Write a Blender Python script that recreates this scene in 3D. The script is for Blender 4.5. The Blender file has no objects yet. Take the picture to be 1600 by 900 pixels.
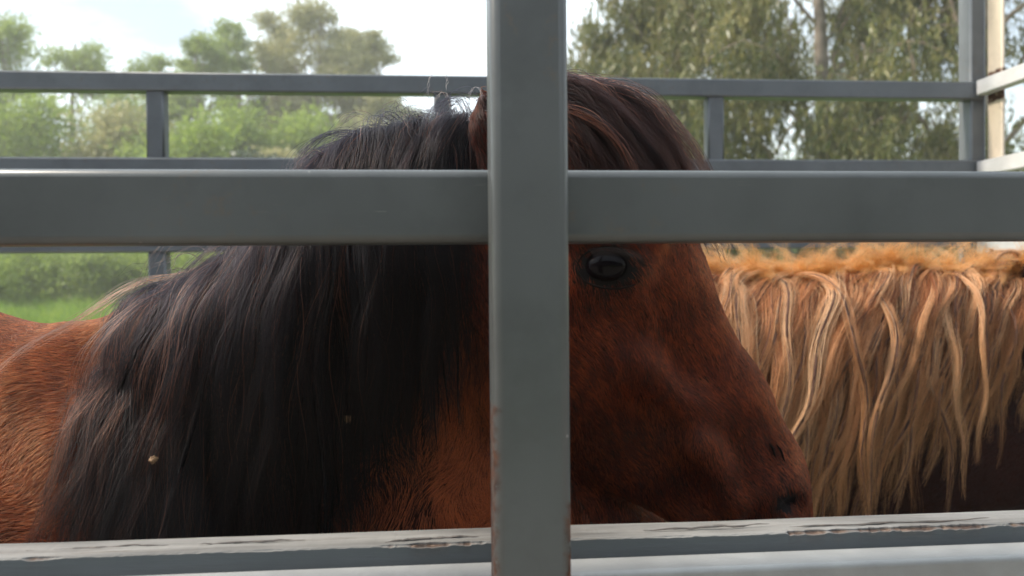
import bpy, math, random
import numpy as np
from mathutils import Matrix, Vector

# ------------------------------------------------------------------ camera
scene = bpy.context.scene
F_PX = 1200.0                       # focal length in pixels of the 1600 px wide photograph
CAM = Vector((0.0, 0.0, 2.10))
YAW, PITCH, ROLL = math.radians(4.5), math.radians(-0.67), math.radians(-0.5)
cam_d = bpy.data.cameras.new('camera')
cam = bpy.data.objects.new('camera', cam_d)
scene.collection.objects.link(cam)
scene.camera = cam
cam_d.sensor_width = 36.0
cam_d.lens = 36.0 * F_PX / 1600.0
cam_d.clip_start = 0.02
cam_d.clip_end = 2000.0
CM = Matrix.Translation(CAM) @ Matrix.Rotation(-YAW, 4, 'Z') @ Matrix.Rotation(math.radians(90) + PITCH, 4, 'X') @ Matrix.Rotation(ROLL, 4, 'Z')
cam.matrix_world = CM
cam_d.dof.use_dof = True
cam_d.dof.focus_distance = 0.92
cam_d.dof.aperture_fstop = 5.0

# ------------------------------------------------------------------ world, sun, exposure
SUN_DIR = Vector((-0.74, 0.06, 0.72)).normalized()       # towards the sun
w = bpy.data.worlds.new('World')
scene.world = w
w.use_nodes = True
nt = w.node_tree
nt.nodes.clear()
N = nt.nodes.new
out = N('ShaderNodeOutputWorld'); bg = N('ShaderNodeBackground'); bg.inputs['Strength'].default_value = 0.10
sky = N('ShaderNodeTexSky'); sky.sky_type = 'NISHITA'; sky.sun_disc = False
sky.sun_elevation = math.asin(SUN_DIR.z)
sky.sun_rotation = math.atan2(SUN_DIR.x, SUN_DIR.y)
sky.dust_density = 2.0
tc = N('ShaderNodeTexCoord'); mp = N('ShaderNodeMapping'); mp.inputs['Scale'].default_value = (1.0, 1.0, 2.6)
nz = N('ShaderNodeTexNoise'); nz.inputs['Scale'].default_value = 2.2; nz.inputs['Detail'].default_value = 7; nz.inputs['Roughness'].default_value = 0.55
rp = N('ShaderNodeValToRGB'); rp.color_ramp.elements[0].position = 0.38; rp.color_ramp.elements[1].position = 0.55
rp.color_ramp.elements[0].color = (0.28, 0.28, 0.28, 1)
mx = N('ShaderNodeMix'); mx.data_type = 'RGBA'
mx.inputs['B'].default_value = (11.2, 12.6, 14.2, 1)
nt.links.new(tc.outputs['Generated'], mp.inputs['Vector']); nt.links.new(mp.outputs['Vector'], nz.inputs['Vector'])
nt.links.new(nz.outputs['Fac'], rp.inputs['Fac']); nt.links.new(rp.outputs['Color'], mx.inputs['Factor'])
nt.links.new(sky.outputs['Color'], mx.inputs['A']); nt.links.new(mx.outputs['Result'], bg.inputs['Color'])
nt.links.new(bg.outputs['Background'], out.inputs['Surface'])

sun_d = bpy.data.lights.new('sun', 'SUN')
sun_d.energy = 4.5; sun_d.angle = math.radians(8); sun_d.color = (1.0, 0.90, 0.76)
sun = bpy.data.objects.new('sun', sun_d)
scene.collection.objects.link(sun)
sun.rotation_euler = (-SUN_DIR).to_track_quat('-Z', 'Y').to_euler()

vs = scene.view_settings
vs.view_transform = 'Standard'; vs.look = 'None'; vs.exposure = 0.6; vs.gamma = 1.0; vs.use_curve_mapping = False
try:
    scene.cycles.max_bounces = 8; scene.cycles.volume_bounces = 1; scene.cycles.diffuse_bounces = 3; scene.cycles.glossy_bounces = 3
    scene.cycles.transmission_bounces = 6; scene.cycles.transparent_max_bounces = 8
    scene.render.hair_type = 'STRAND'
    scene.cycles_curves.shape = 'RIBBONS'
except Exception:
    pass

# ------------------------------------------------------------------ helpers
rng = np.random.default_rng(7)
random.seed(7)
COL = scene.collection
R3 = np.array(CM.to_3x3())


def at(px, py, Y):
    """world point on the plane y = Y seen at pixel (px, py) of the 1600 x 900 photograph"""
    d = R3 @ np.array(((px - 800.0) / F_PX, -(py - 450.0) / F_PX, -1.0))
    t = Y / d[1]
    return np.array((d[0] * t, Y, CAM.z + d[2] * t))


def link(o, parent=None):
    COL.objects.link(o)
    if parent is not None:
        o.parent = parent
    return o


def empty(name, label, cat, loc=(0, 0, 0), group=None):
    o = bpy.data.objects.new(name, None); COL.objects.link(o)
    o.location = loc
    o['label'] = label; o['category'] = cat
    if group: o['group'] = group
    return o


def place(o, parent):
    """parent o while its mesh stays in world coordinates"""
    o.parent = parent
    o.matrix_parent_inverse = Matrix.Translation(parent.location).inverted()
    return o


def mesh_np(name, V, Fc, mat, parent=None, smooth=True, smooth_mask=None):
    """V (n,3), Fc (m,3|4)"""
    me = bpy.data.meshes.new(name)
    V = np.asarray(V, np.float32); Fc = np.asarray(Fc, np.int32)
    k = Fc.shape[1]
    me.vertices.add(len(V)); me.vertices.foreach_set('co', V.ravel())
    me.loops.add(Fc.size); me.loops.foreach_set('vertex_index', Fc.ravel())
    me.polygons.add(len(Fc)); me.polygons.foreach_set('loop_start', np.arange(0, Fc.size, k, dtype=np.int32))
    me.polygons.foreach_set('loop_total', np.full(len(Fc), k, np.int32))
    sm = np.full(len(Fc), smooth, dtype=bool) if smooth_mask is None else smooth_mask
    me.polygons.foreach_set('use_smooth', sm)
    me.update(calc_edges=True)
    me.materials.append(mat)
    o = bpy.data.objects.new(name, me); COL.objects.link(o)
    if parent is not None: place(o, parent)
    return o


def nrm(v):
    return v / np.maximum(np.linalg.norm(v, axis=-1, keepdims=True), 1e-9)


# ---- materials
def new_mat(name):
    m = bpy.data.materials.new(name); m.use_nodes = True
    n = m.node_tree; n.nodes.clear()
    o = n.nodes.new('ShaderNodeOutputMaterial'); b = n.nodes.new('ShaderNodeBsdfPrincipled')
    n.links.new(b.outputs[0], o.inputs['Surface'])
    return m, n, b, o


def noise(n, scale, detail=4, rough=0.55, vec=None, mscale=None, coord='Object', dist=0.0):
    t = n.nodes.new('ShaderNodeTexNoise'); t.inputs['Scale'].default_value = scale
    t.inputs['Detail'].default_value = detail; t.inputs['Roughness'].default_value = rough
    t.inputs['Distortion'].default_value = dist
    c = n.nodes.new('ShaderNodeTexCoord')
    if mscale is not None:
        mp_ = n.nodes.new('ShaderNodeMapping'); mp_.inputs['Scale'].default_value = mscale
        n.links.new(c.outputs[coord], mp_.inputs['Vector']); n.links.new(mp_.outputs[0], t.inputs['Vector'])
    else:
        n.links.new(c.outputs[coord], t.inputs['Vector'])
    return t.outputs['Fac']


def ramp(n, fac, stops):
    r = n.nodes.new('ShaderNodeValToRGB')
    while len(r.color_ramp.elements) < len(stops): r.color_ramp.elements.new(0.5)
    for e, (p, c) in zip(r.color_ramp.elements, stops):
        e.position = p; e.color = (c, c, c, 1) if isinstance(c, (int, float)) else (*c, 1)
    n.links.new(fac, r.inputs['Fac'])
    return r.outputs['Color']


def mixc(n, fac, a, b, mode='MIX'):
    m = n.nodes.new('ShaderNodeMix'); m.data_type = 'RGBA'; m.blend_type = mode
    for s, v in (('Factor', fac), ('A', a), ('B', b)):
        if isinstance(v, (int, float)): m.inputs[s].default_value = v
        elif isinstance(v, tuple): m.inputs[s].default_value = (*v, 1)
        else: n.links.new(v, m.inputs[s])
    return m.outputs['Result']


def math_(n, op, a, b=0.0, clamp=False):
    m = n.nodes.new('ShaderNodeMath'); m.operation = op; m.use_clamp = clamp
    for i, v in enumerate((a, b)):
        if isinstance(v, (int, float)): m.inputs[i].default_value = v
        else: n.links.new(v, m.inputs[i])
    return m.outputs[0]


def bump(n, b, h, strength, dist=0.01, prev=None):
    u = n.nodes.new('ShaderNodeBump'); u.inputs['Strength'].default_value = strength; u.inputs['Distance'].default_value = dist
    n.links.new(h, u.inputs['Height'])
    if prev is not None: n.links.new(prev, u.inputs['Normal'])
    n.links.new(u.outputs[0], b.inputs['Normal'])
    return u.outputs[0]


def xyz(n):
    c = n.nodes.new('ShaderNodeTexCoord'); s = n.nodes.new('ShaderNodeSeparateXYZ')
    n.links.new(c.outputs['Object'], s.inputs[0])
    return s.outputs


def box_mask(n, lo, hi, soft):
    """1 inside the box lo..hi of world coordinates (None = open), soft edges, roughened by noise"""
    s = xyz(n); f = None
    nzv = math_(n, 'MULTIPLY', math_(n, 'SUBTRACT', noise(n, 90, 5), 0.5), soft * 3)
    for i in range(3):
        for lim, sg in ((lo[i], 1), (hi[i], -1)):
            if lim is None: continue
            d = math_(n, 'MULTIPLY', math_(n, 'SUBTRACT', math_(n, 'ADD', s[i], nzv), lim), sg / soft)
            d = math_(n, 'ADD', d, 0.5, True)
            f = d if f is None else math_(n, 'MULTIPLY', f, d)
    return f


def mat_metal(name, col, rough=0.42, rust_boxes=(), light=(0.35, 0.34, 0.32), dirt=0.25, specks=True):
    m, n, b, o = new_mat(name)
    big = noise(n, 6, 4)
    c = mixc(n, ramp(n, big, [(0.35, 0.0), (0.7, 1.0)]), col, tuple(x * (1 + dirt) for x in col))
    streak = noise(n, 14, 5, mscale=(1, 1, 1), rough=0.7)
    c = mixc(n, ramp(n, streak, [(0.50, 0.0), (0.78, 0.5)]), c, tuple(x * 0.62 for x in col))
    if specks:
        v = n.nodes.new('ShaderNodeTexVoronoi'); v.inputs['Scale'].default_value = 24
        cc = n.nodes.new('ShaderNodeTexCoord'); n.links.new(cc.outputs['Object'], v.inputs['Vector'])
        sp = ramp(n, v.outputs['Distance'], [(0.018, 1.0), (0.04, 0.0)])
        gate = ramp(n, noise(n, 9, 2), [(0.47, 0.0), (0.51, 1.0)])
        c = mixc(n, math_(n, 'MULTIPLY', sp, gate), c, light)
    scr = noise(n, 200, 3, 0.6, mscale=(0.05, 1, 1), dist=2.0)
    c = mixc(n, math_(n, 'MULTIPLY', ramp(n, scr, [(0.70, 0.0), (0.74, 1.0)]), ramp(n, noise(n, 5, 3), [(0.45, 0.0), (0.65, 0.35)])), c, light)
    mud = math_(n, 'MULTIPLY', ramp(n, noise(n, 55, 6, 0.75), [(0.56, 0.0), (0.66, 1.0)]), ramp(n, noise(n, 4, 3), [(0.50, 0.0), (0.62, 0.6)]))
    c = mixc(n, mud, c, (0.13, 0.105, 0.08))
    rust = None
    for lo, hi in rust_boxes:
        f = box_mask(n, lo, hi, 0.006)
        f = math_(n, 'MULTIPLY', f, ramp(n, noise(n, 60, 6, 0.7), [(0.36, 0.0), (0.46, 1.0)]))
        rust = f if rust is None else math_(n, 'MAXIMUM', rust, f)
    if rust is not None:
        rc = ramp(n, noise(n, 110, 4), [(0.35, (0.035, 0.014, 0.009)), (0.7, (0.13, 0.048, 0.02))])
        c = mixc(n, rust, c, rc)
        n.links.new(math_(n, 'ADD', math_(n, 'MULTIPLY', rust, 0.45), rough, True), b.inputs['Roughness'])
    else:
        n.links.new(math_(n, 'ADD', math_(n, 'MULTIPLY', noise(n, 25, 5), 0.25), rough - 0.12, True), b.inputs['Roughness'])
    n.links.new(c, b.inputs['Base Color'])
    h = math_(n, 'ADD', math_(n, 'MULTIPLY', noise(n, 7, 3), 0.6), math_(n, 'MULTIPLY', noise(n, 260, 3), 0.04))
    bump(n, b, h, 0.25, 0.004)
    return m


def mat_simple(name, c1, c2, scale=8, rough=0.8, bs=0.3, bd=0.01, trans=0.0):
    m, n, b, o = new_mat(name)
    n.links.new(ramp(n, noise(n, scale, 6), [(0.3, c1), (0.7, c2)]), b.inputs['Base Color'])
    b.inputs['Roughness'].default_value = rough
    bump(n, b, noise(n, scale * 4, 5), bs, bd)
    return m


def mat_leaf(name, c1, c2, c3, rough=0.55, trans=0.35):
    """leaf: colour differs leaf clump by clump, part of the light shines through"""
    m, n, b, o = new_mat(name)
    big = noise(n, 0.9, 3)
    fine = noise(n, 9.0, 2)
    c = ramp(n, big, [(0.32, c1), (0.55, c2), (0.72, c3)])
    c = mixc(n, ramp(n, fine, [(0.4, 0.0), (0.7, 0.8)]), c, c3)
    n.links.new(c, b.inputs['Base Color']); b.inputs['Roughness'].default_value = rough
    t = n.nodes.new('ShaderNodeBsdfTranslucent'); n.links.new(c, t.inputs['Color'])
    ms = n.nodes.new('ShaderNodeMixShader'); ms.inputs['Fac'].default_value = trans
    n.links.new(b.outputs[0], ms.inputs[1]); n.links.new(t.outputs[0], ms.inputs[2]); n.links.new(ms.outputs[0], o.inputs['Surface'])
    return m


def mat_hair(name, cols, rough=0.35, rrough=0.4, tip=None, offset=2.0, ior=1.5, diff=0.45):
    """cols: ramp over a per-strand random number; tip: colour towards the end of the strand"""
    m = bpy.data.materials.new(name); m.use_nodes = True
    n = m.node_tree; n.nodes.clear()
    o = n.nodes.new('ShaderNodeOutputMaterial'); b = n.nodes.new('ShaderNodeBsdfHairPrincipled')
    b.parametrization = 'COLOR'
    at_ = n.nodes.new('ShaderNodeAttribute'); at_.attribute_name = 'tint'
    c = ramp(n, at_.outputs['Fac'], cols)
    if tip is not None:
        hi = n.nodes.new('ShaderNodeHairInfo')
        c = mixc(n, ramp(n, hi.outputs['Intercept'], [(0.35, 0.0), (1.0, 0.8)]), c, tip)
    n.links.new(c, b.inputs['Color'])
    b.inputs['Roughness'].default_value = rough; b.inputs['Radial Roughness'].default_value = rrough
    b.inputs['Offset'].default_value = math.radians(offset)
    b.inputs['Random Roughness'].default_value = 0.3; b.inputs['IOR'].default_value = ior
    pb = n.nodes.new('ShaderNodeBsdfPrincipled'); pb.inputs['Roughness'].default_value = 0.55; pb.inputs['Specular IOR Level'].default_value = 0.2
    n.links.new(c, pb.inputs['Base Color'])
    ms = n.nodes.new('ShaderNodeMixShader'); ms.inputs['Fac'].default_value = diff
    n.links.new(b.outputs[0], ms.inputs[1]); n.links.new(pb.outputs[0], ms.inputs[2])
    n.links.new(ms.outputs[0], o.inputs['Surface'])
    return m


GREY = (0.087, 0.093, 0.092)
M = {}


# ---- geometry
def bar(p0, p1, w, h, r, mat, name, parent, up=(0, 0, 1), seg=5):
    """hollow-section bar with rounded corners from p0 to p1: w across (perp. to up), h along up"""
    p0 = np.array(p0, float); p1 = np.array(p1, float)
    ax = nrm(p1 - p0); u = np.array(up, float); u = nrm(u - ax * (u @ ax)); s = np.cross(ax, u)
    pr = []; flat = []
    for cx, cy, a0 in ((1, 1, 0), (-1, 1, 90), (-1, -1, 180), (1, -1, 270)):
        for i in range(seg + 1):
            a = math.radians(a0 + 90 * i / seg)
            pr.append((cx * (w / 2 - r) + r * math.cos(a), cy * (h / 2 - r) + r * math.sin(a)))
    k = len(pr)
    rings = [p0, p1]
    V = []; Fc = []; sm = []
    for c in rings:
        for x, y in pr: V.append(c + s * x + u * y)
    for j in range(k):
        a, b_ = j, (j + 1) % k
        Fc.append((a, b_, k + b_, k + a)); sm.append((j % (seg + 1)) != seg)
    me = bpy.data.meshes.new(name)
    polys = [tuple(int(q) for q in f) for f in Fc] + [tuple(range(k))[::-1], tuple(range(k, 2 * k))]
    me.from_pydata([tuple(v) for v in V], [], polys)
    me.polygons.foreach_set('use_smooth', sm + [False, False])
    import bmesh
    bm = bmesh.new(); bm.from_mesh(me); bmesh.ops.recalc_face_normals(bm, faces=bm.faces); bm.to_mesh(me); bm.free()
    me.materials.append(mat)
    o = bpy.data.objects.new(name, me); COL.objects.link(o)
    if parent is not None: place(o, parent)
    return o


def tubes(paths, radii, sides=6, flat=None):
    """paths (n,k,3), radii (n,k) -> V, F of tapered tubes with closed tips"""
    n_, k, _ = paths.shape
    t = np.gradient(paths, axis=1); t = nrm(t)
    ref = np.where(np.abs(t[..., 2:3]) < 0.9, np.array([0, 0, 1.0]), np.array([1.0, 0, 0]))
    a = nrm(np.cross(t, ref)); b = np.cross(t, a)
    ang = np.arange(sides) / sides * 2 * np.pi
    V = paths[:, :, None] + radii[:, :, None, None] * (np.cos(ang)[None, None, :, None] * a[:, :, None] + np.sin(ang)[None, None, :, None] * b[:, :, None])
    V = V.reshape(-1, 3)
    base = (np.arange(n_)[:, None, None] * k * sides + np.arange(k - 1)[None, :, None] * sides)
    j = np.arange(sides)[None, None, :]; j2 = (j + 1) % sides
    F_ = np.stack([base + j, base + j2, base + sides + j2, base + sides + j], -1).reshape(-1, 4)
    return V, F_


# ---- implicit surfaces
class Field:
    def __init__(s, lo, hi, h, pad=0.10):
        s.lo = np.array(lo, np.float32); s.h = h; s.pad = pad
        s.n = (np.ceil((np.array(hi) - s.lo) / h).astype(int) + 1)
        s.F = np.full(tuple(s.n), pad, np.float32)

    def _sub(s, lo, hi):
        a = np.clip(np.floor((np.array(lo) - s.pad - s.lo) / s.h).astype(int), 0, s.n)
        b = np.clip(np.ceil((np.array(hi) + s.pad - s.lo) / s.h).astype(int) + 1, 0, s.n)
        if np.any(b <= a): return None, None
        g = [(s.lo[i] + s.h * np.arange(a[i], b[i], dtype=np.float32)) for i in range(3)]
        sl = tuple(slice(a[i], b[i]) for i in range(3))
        return sl, (g[0][:, None, None], g[1][None, :, None], g[2][None, None, :])

    def _add(s, sl, d, k, cut):
        A = s.F[sl]
        if cut:
            d = -d
            h_ = np.clip(0.5 - 0.5 * (A - d) / k, 0, 1)
            s.F[sl] = A + (d - A) * h_ + k * h_ * (1 - h_)
        else:
            h_ = np.clip(0.5 + 0.5 * (A - d) / k, 0, 1)
            s.F[sl] = A + (d - A) * h_ - k * h_ * (1 - h_)

    def cone(s, p, q, r1, r2, ys=1.0, k=0.03, cut=False):
        """tapered capsule p->q, its width across y scaled by ys"""
        p = np.array(p, np.float32); q = np.array(q, np.float32); R = max(r1, r2)
        sl, g = s._sub(np.minimum(p, q) - R, np.maximum(p, q) + R)
        if sl is None: return
        ax = q - p; l2 = max(float(ax @ ax), 1e-9)
        x, y, z = g[0] - p[0], g[1] - p[1], g[2] - p[2]
        t = np.clip((x * ax[0] + y * ax[1] + z * ax[2]) / l2, 0, 1)
        d = np.sqrt((x - t * ax[0]) ** 2 + ((y - t * ax[1]) / ys) ** 2 + (z - t * ax[2]) ** 2) - (r1 + (r2 - r1) * t)
        if ys < 1: d = d * (0.5 + 0.5 * ys)
        s._add(sl, d, k, cut)

    def ell(s, c, r, k=0.03, cut=False, rot=0.0):
        """ellipsoid, rot = turn about y"""
        c = np.array(c, np.float32); r = np.array(r, np.float32); R = float(max(r))
        sl, g = s._sub(c - R, c + R)
        if sl is None: return
        x, y, z = g[0] - c[0], g[1] - c[1], g[2] - c[2]
        ca, sa = math.cos(rot), math.sin(rot)
        x, z = ca * x - sa * z, sa * x + ca * z
        q = np.sqrt((x / r[0]) ** 2 + (y / r[1]) ** 2 + (z / r[2]) ** 2)
        q2 = np.sqrt((x / r[0] ** 2) ** 2 + (y / r[1] ** 2) ** 2 + (z / r[2] ** 2) ** 2)
        d = q * (q - 1) / np.maximum(q2, 1e-6)
        s._add(sl, d, k, cut)

    def sample(s, P):
        g = (P - s.lo) / s.h
        g = np.clip(g, 0, s.n - 1.001)
        i = g.astype(int); f = g - i
        v = 0
        for dx in (0, 1):
            for dy in (0, 1):
                for dz in (0, 1):
                    w_ = (f[..., 0] if dx else 1 - f[..., 0]) * (f[..., 1] if dy else 1 - f[..., 1]) * (f[..., 2] if dz else 1 - f[..., 2])
                    v = v + w_ * s.F[i[..., 0] + dx, i[..., 1] + dy, i[..., 2] + dz]
        return v

    def grad(s, P):
        e = s.h
        return np.stack([(s.sample(P + np.eye(3)[a] * e) - s.sample(P - np.eye(3)[a] * e)) / (2 * e) for a in range(3)], -1)

    def push(s, P, off, it=2, only_out=True):
        for _ in range(it):
            d = s.sample(P); g = s.grad(P); m_ = np.maximum(np.linalg.norm(g, axis=-1), 0.2)
            dd = off - d / m_
            if only_out: dd = np.maximum(dd, 0)
            dd = np.clip(dd, -0.03, 0.03)
            P = P + (g / m_[..., None]) * dd[..., None]
        return P

    def mesh(s):
        F_ = s.F; ins = F_ < 0
        cnt = np.zeros(tuple(s.n - 1), np.int8)
        for a in (0, 1):
            for b in (0, 1):
                for c in (0, 1):
                    cnt += ins[a:s.n[0] - 1 + a, b:s.n[1] - 1 + b, c:s.n[2] - 1 + c]
        act = (cnt > 0) & (cnt < 8)
        idx = np.argwhere(act); ID = np.full(act.shape, -1, np.int32); ID[act] = np.arange(len(idx))
        acc = np.zeros((len(idx), 3)); num = np.zeros(len(idx))
        cor = [(a, b, c) for a in (0, 1) for b in (0, 1) for c in (0, 1)]
        for a in cor:
            for ax in range(3):
                if a[ax]: continue
                b = list(a); b[ax] = 1
                fa = F_[idx[:, 0] + a[0], idx[:, 1] + a[1], idx[:, 2] + a[2]]; fb = F_[idx[:, 0] + b[0], idx[:, 1] + b[1], idx[:, 2] + b[2]]
                m_ = (fa < 0) != (fb < 0)
                t = np.where(m_, fa / np.where(m_, fa - fb, 1), 0)
                p = np.array(a, float)[None].repeat(len(idx), 0); p[:, ax] = t
                acc[m_] += p[m_]; num += m_
        V = s.lo + s.h * (idx + acc / num[:, None])
        quads = []
        for ax in range(3):
            o1, o2 = [(1, 2), (2, 0), (0, 1)][ax]
            sa = [slice(None)] * 3; sb = [slice(None)] * 3
            sa[ax] = slice(0, -1); sb[ax] = slice(1, None)
            e = ins[tuple(sa)] != ins[tuple(sb)]
            pos = np.argwhere(e)
            ok = (pos[:, o1] > 0) & (pos[:, o2] > 0) & (pos[:, o1] < s.n[o1] - 1) & (pos[:, o2] < s.n[o2] - 1)
            pos = pos[ok]
            A = ins[tuple(pos.T)]
            q = []
            for d1, d2 in ((1, 1), (0, 1), (0, 0), (1, 0)):
                c = pos.copy(); c[:, o1] -= d1; c[:, o2] -= d2
                q.append(ID[tuple(c.T)])
            q = np.stack(q, 1)
            q[~A] = q[~A][:, ::-1]
            quads.append(q)
        return V, np.concatenate(quads)


def relax(V, Q, it=2, lam=0.5):
    e = np.concatenate([Q[:, [0, 1]], Q[:, [1, 2]], Q[:, [2, 3]], Q[:, [3, 0]]])
    for _ in range(it):
        S = np.zeros_like(V); c = np.zeros(len(V))
        for a, b in ((0, 1), (1, 0)):
            for d in range(3): S[:, d] += np.bincount(e[:, a], V[e[:, b], d], len(V))
            c += np.bincount(e[:, a], minlength=len(V))
        V = V + lam * (S / np.maximum(c, 1)[:, None] - V)
    return V


# ---- hair
def strands_obj(name, P, rad, tint, mat, parent):
    """P (n,k,3), rad (n,k), tint (n)"""
    n_, k, _ = P.shape
    cu = bpy.data.hair_curves.new(name)
    cu.add_curves([k] * n_)
    cu.attributes['position'].data.foreach_set('vector', P.astype(np.float32).ravel())
    a = cu.attributes.get('radius') or cu.attributes.new('radius', 'FLOAT', 'POINT')
    a.data.foreach_set('value', rad.astype(np.float32).ravel())
    a = cu.attributes.new('tint', 'FLOAT', 'CURVE'); a.data.foreach_set('value', tint.astype(np.float32))
    cu.materials.append(mat)
    o = bpy.data.objects.new(name, cu); COL.objects.link(o)
    o['kind'] = 'stuff'
    if parent is not None: place(o, parent)
    return o


def fall(fld, roots, d0, length, K=16, grav=0.35, off=0.006, wave=0.10, wl=3.0, sway=(0, 0, 0), offs=None, stiff=0.0):
    """guides that leave the crest along d0 and fall under gravity over the body"""
    n_ = len(roots); P = np.zeros((n_, K, 3)); P[:, 0] = roots
    d = nrm(d0); seg = (length / (K - 1))[:, None]
    ph = rng.uniform(0, 6.28, (n_, 3)); fr = rng.uniform(0.7, 1.3, (n_, 3)) * wl
    g = np.array([0, 0, -1.0]) + np.array(sway)
    o_ = np.full(n_, off) if offs is None else offs
    for i in range(1, K):
        t = i / (K - 1)
        wv = np.sin(ph + fr * 6.28 * t) * np.array([1, 0.35, 0.15])
        d = nrm(d * (1 - grav) + g * grav * (1 if t > stiff else 0.15) + wv * wave)
        p = P[:, i - 1] + d * seg
        p = fld.push(p, o_, 2)
        d = nrm(nrm(p - P[:, i - 1]) * 0.7 + d * 0.3)
        P[:, i] = P[:, i - 1] + nrm(p - P[:, i - 1]) * seg
    return P


def clump(fld, G, per, spread, tipw=0.35, frizz=0.003, off=0.004, tang=None, lenvar=0.25, push=True, flat=0.6):
    """children round the guides G (n,k,3), drawn together towards the tips"""
    n_, K, _ = G.shape; m_ = n_ * per
    C = np.repeat(G, per, 0)
    ln = 1 - rng.uniform(0, 1, m_) ** 2 * lenvar
    t = np.linspace(0, 1, K)
    # resample to new lengths
    ti = t[None] * ln[:, None] * (K - 1); i0 = np.minimum(ti.astype(int), K - 2); f = (ti - i0)[..., None]
    ar = np.arange(m_)[:, None]
    C = C[ar, i0] * (1 - f) + C[ar, i0 + 1] * f
    a = rng.normal(0, 1, (m_, 3)) * np.array([1.0, flat, 0.6])
    if tang is not None:
        a = rng.normal(0, 0.35, (m_, 3)) + np.repeat(tang, per, 0) * rng.normal(0, 1.0, (m_, 1))
    wdt = (1 - (1 - tipw) * t ** 1.2)[None, :, None] * (spread if np.isscalar(spread) else np.repeat(spread, per)[:, None, None])
    C = C + a[:, None] * wdt
    ph = rng.uniform(0, 6.28, (m_, 3)); fr = rng.uniform(1.5, 4, (m_, 3))
    C = C + np.sin(ph[:, None] + fr[:, None] * 6.28 * t[None, :, None]) * frizz * t[None, :, None]
    if push:
        C[:, 1:] = fld.push(C[:, 1:], off, 1)
    return C


def taper(n_, K, r, tip=0.15, var=0.3):
    t = np.linspace(0, 1, K)
    return r * (1 - (1 - tip) * t[None] ** 2) * (1 + rng.uniform(-var, var, (n_, 1)))


def fur(V, Q, keep, count, length, r, mat, name, parent, flow, lift=0.30, K=4, tintscale=18, curl=0.25, rad_tip=0.3):
    """short coat hair on the faces whose centre passes keep(centres, normals)"""
    c = V[Q].mean(1); nn = nrm(np.cross(V[Q[:, 2]] - V[Q[:, 0]], V[Q[:, 3]] - V[Q[:, 1]]))
    ar = np.linalg.norm(np.cross(V[Q[:, 2]] - V[Q[:, 0]], V[Q[:, 3]] - V[Q[:, 1]]), axis=1) * 0.5
    k_ = keep(c, nn) * ar
    idx = rng.choice(len(Q), count, p=k_ / k_.sum())
    u, v = rng.uniform(0, 1, (2, count, 1))
    q = V[Q[idx]]
    p = (q[:, 0] * (1 - u) + q[:, 1] * u) * (1 - v) + (q[:, 3] * (1 - u) + q[:, 2] * u) * v
    n0 = nn[idx]
    fl = flow(p)
    # curls: the coat turns in little waves
    s = 46.0
    cv = np.stack([np.sin(p[:, 0] * s + 2 * np.sin(p[:, 2] * s * 0.7)), 0 * p[:, 0], np.cos(p[:, 2] * s * 1.1 + 2 * np.sin(p[:, 0] * s * 0.6))], 1)
    fl = nrm(fl + cv * curl + rng.normal(0, 0.16, fl.shape))
    fl = nrm(fl - n0 * (fl * n0).sum(1, keepdims=True))
    L = (length(p) if callable(length) else length) * rng.uniform(0.6, 1.15, count)
    P = np.zeros((count, K, 3))
    for i in range(K):
        t = i / (K - 1)
        h_ = lift * (t - 0.45 * t * t)
        P[:, i] = p + fl * (L * t)[:, None] + n0 * (L * h_ + 0.0002)[:, None] - np.array([0, 0, 0.12]) * (L * t * t)[:, None]
    w1 = np.sin(p[:, 0] * tintscale + 3 * np.sin(p[:, 2] * tintscale * .8)) + 0.8 * np.sin(p[:, 2] * tintscale * 2.3 + 4 * np.sin(p[:, 0] * tintscale * 1.7)) + 0.7 * np.sin((p[:, 0] * .86 + p[:, 2] * .5) * tintscale * 9 + 2 * np.sin(p[:, 2] * tintscale * 2))
    tint = np.clip(0.47 + 0.09 * w1 + rng.normal(0, 0.22, count), 0, 1)
    if name == 'face_hair':                        # the ears are darker than the face
        tint = np.clip(tint - 0.5 * np.clip((at(755, 200, 0.85)[0] + 0.02 - p[:, 0]) / 0.02, 0, 1) * (p[:, 2] > at(755, 300, 0.85)[2]), 0, 1)
    if 'RED' in globals() and name == 'body_hair':  # light on the chest painted into the coat: lighter tint round this point
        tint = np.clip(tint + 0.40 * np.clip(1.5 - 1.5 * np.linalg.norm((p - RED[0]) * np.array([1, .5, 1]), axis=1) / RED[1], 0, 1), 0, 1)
    return strands_obj(name, P, taper(count, K, r, rad_tip), tint, mat, parent)


# ================================================================== THE TRUCK
M['near'] = None
Yp = 0.60                                             # front of the near post
xl, xr = at(769, 450, Yp)[0], at(891, 450, Yp)[0]
PW = xr - xl; PD = 0.062; xc = (xl + xr) / 2
zrust = at(800, 600, Yp)[2]
m_post = mat_metal('post_paint', GREY, rough=0.34, rust_boxes=(
    ((xl - 0.01, None, None), (xl + 0.0020, None, at(800, 640, Yp)[2])),
    ((xr - 0.0035, None, None), (xr + 0.01, None, at(800, 790, Yp)[2]))))
m_post = m_post if m_post else None
m_rail = mat_metal('rail_paint', GREY, rough=0.34)
m_far = mat_metal('far_rail_paint', (0.115, 0.125, 0.135), rough=0.45, specks=False)
m_white = mat_simple('white_rail_paint', (0.48, 0.47, 0.46), (0.58, 0.57, 0.56), 12, 0.45, 0.15)
m_cream = mat_metal('cream_paint', (0.60, 0.50, 0.38), rough=0.5, specks=False, dirt=0.1, rust_boxes=(
    ((None, None, at(1540, 160, 2.38)[2]), (None, 2.40, at(1540, 112, 2.38)[2])),))
m_sill = mat_simple('sill_paint', (0.24, 0.24, 0.235), (0.38, 0.38, 0.37), 9, 0.38, 0.2)
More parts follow.
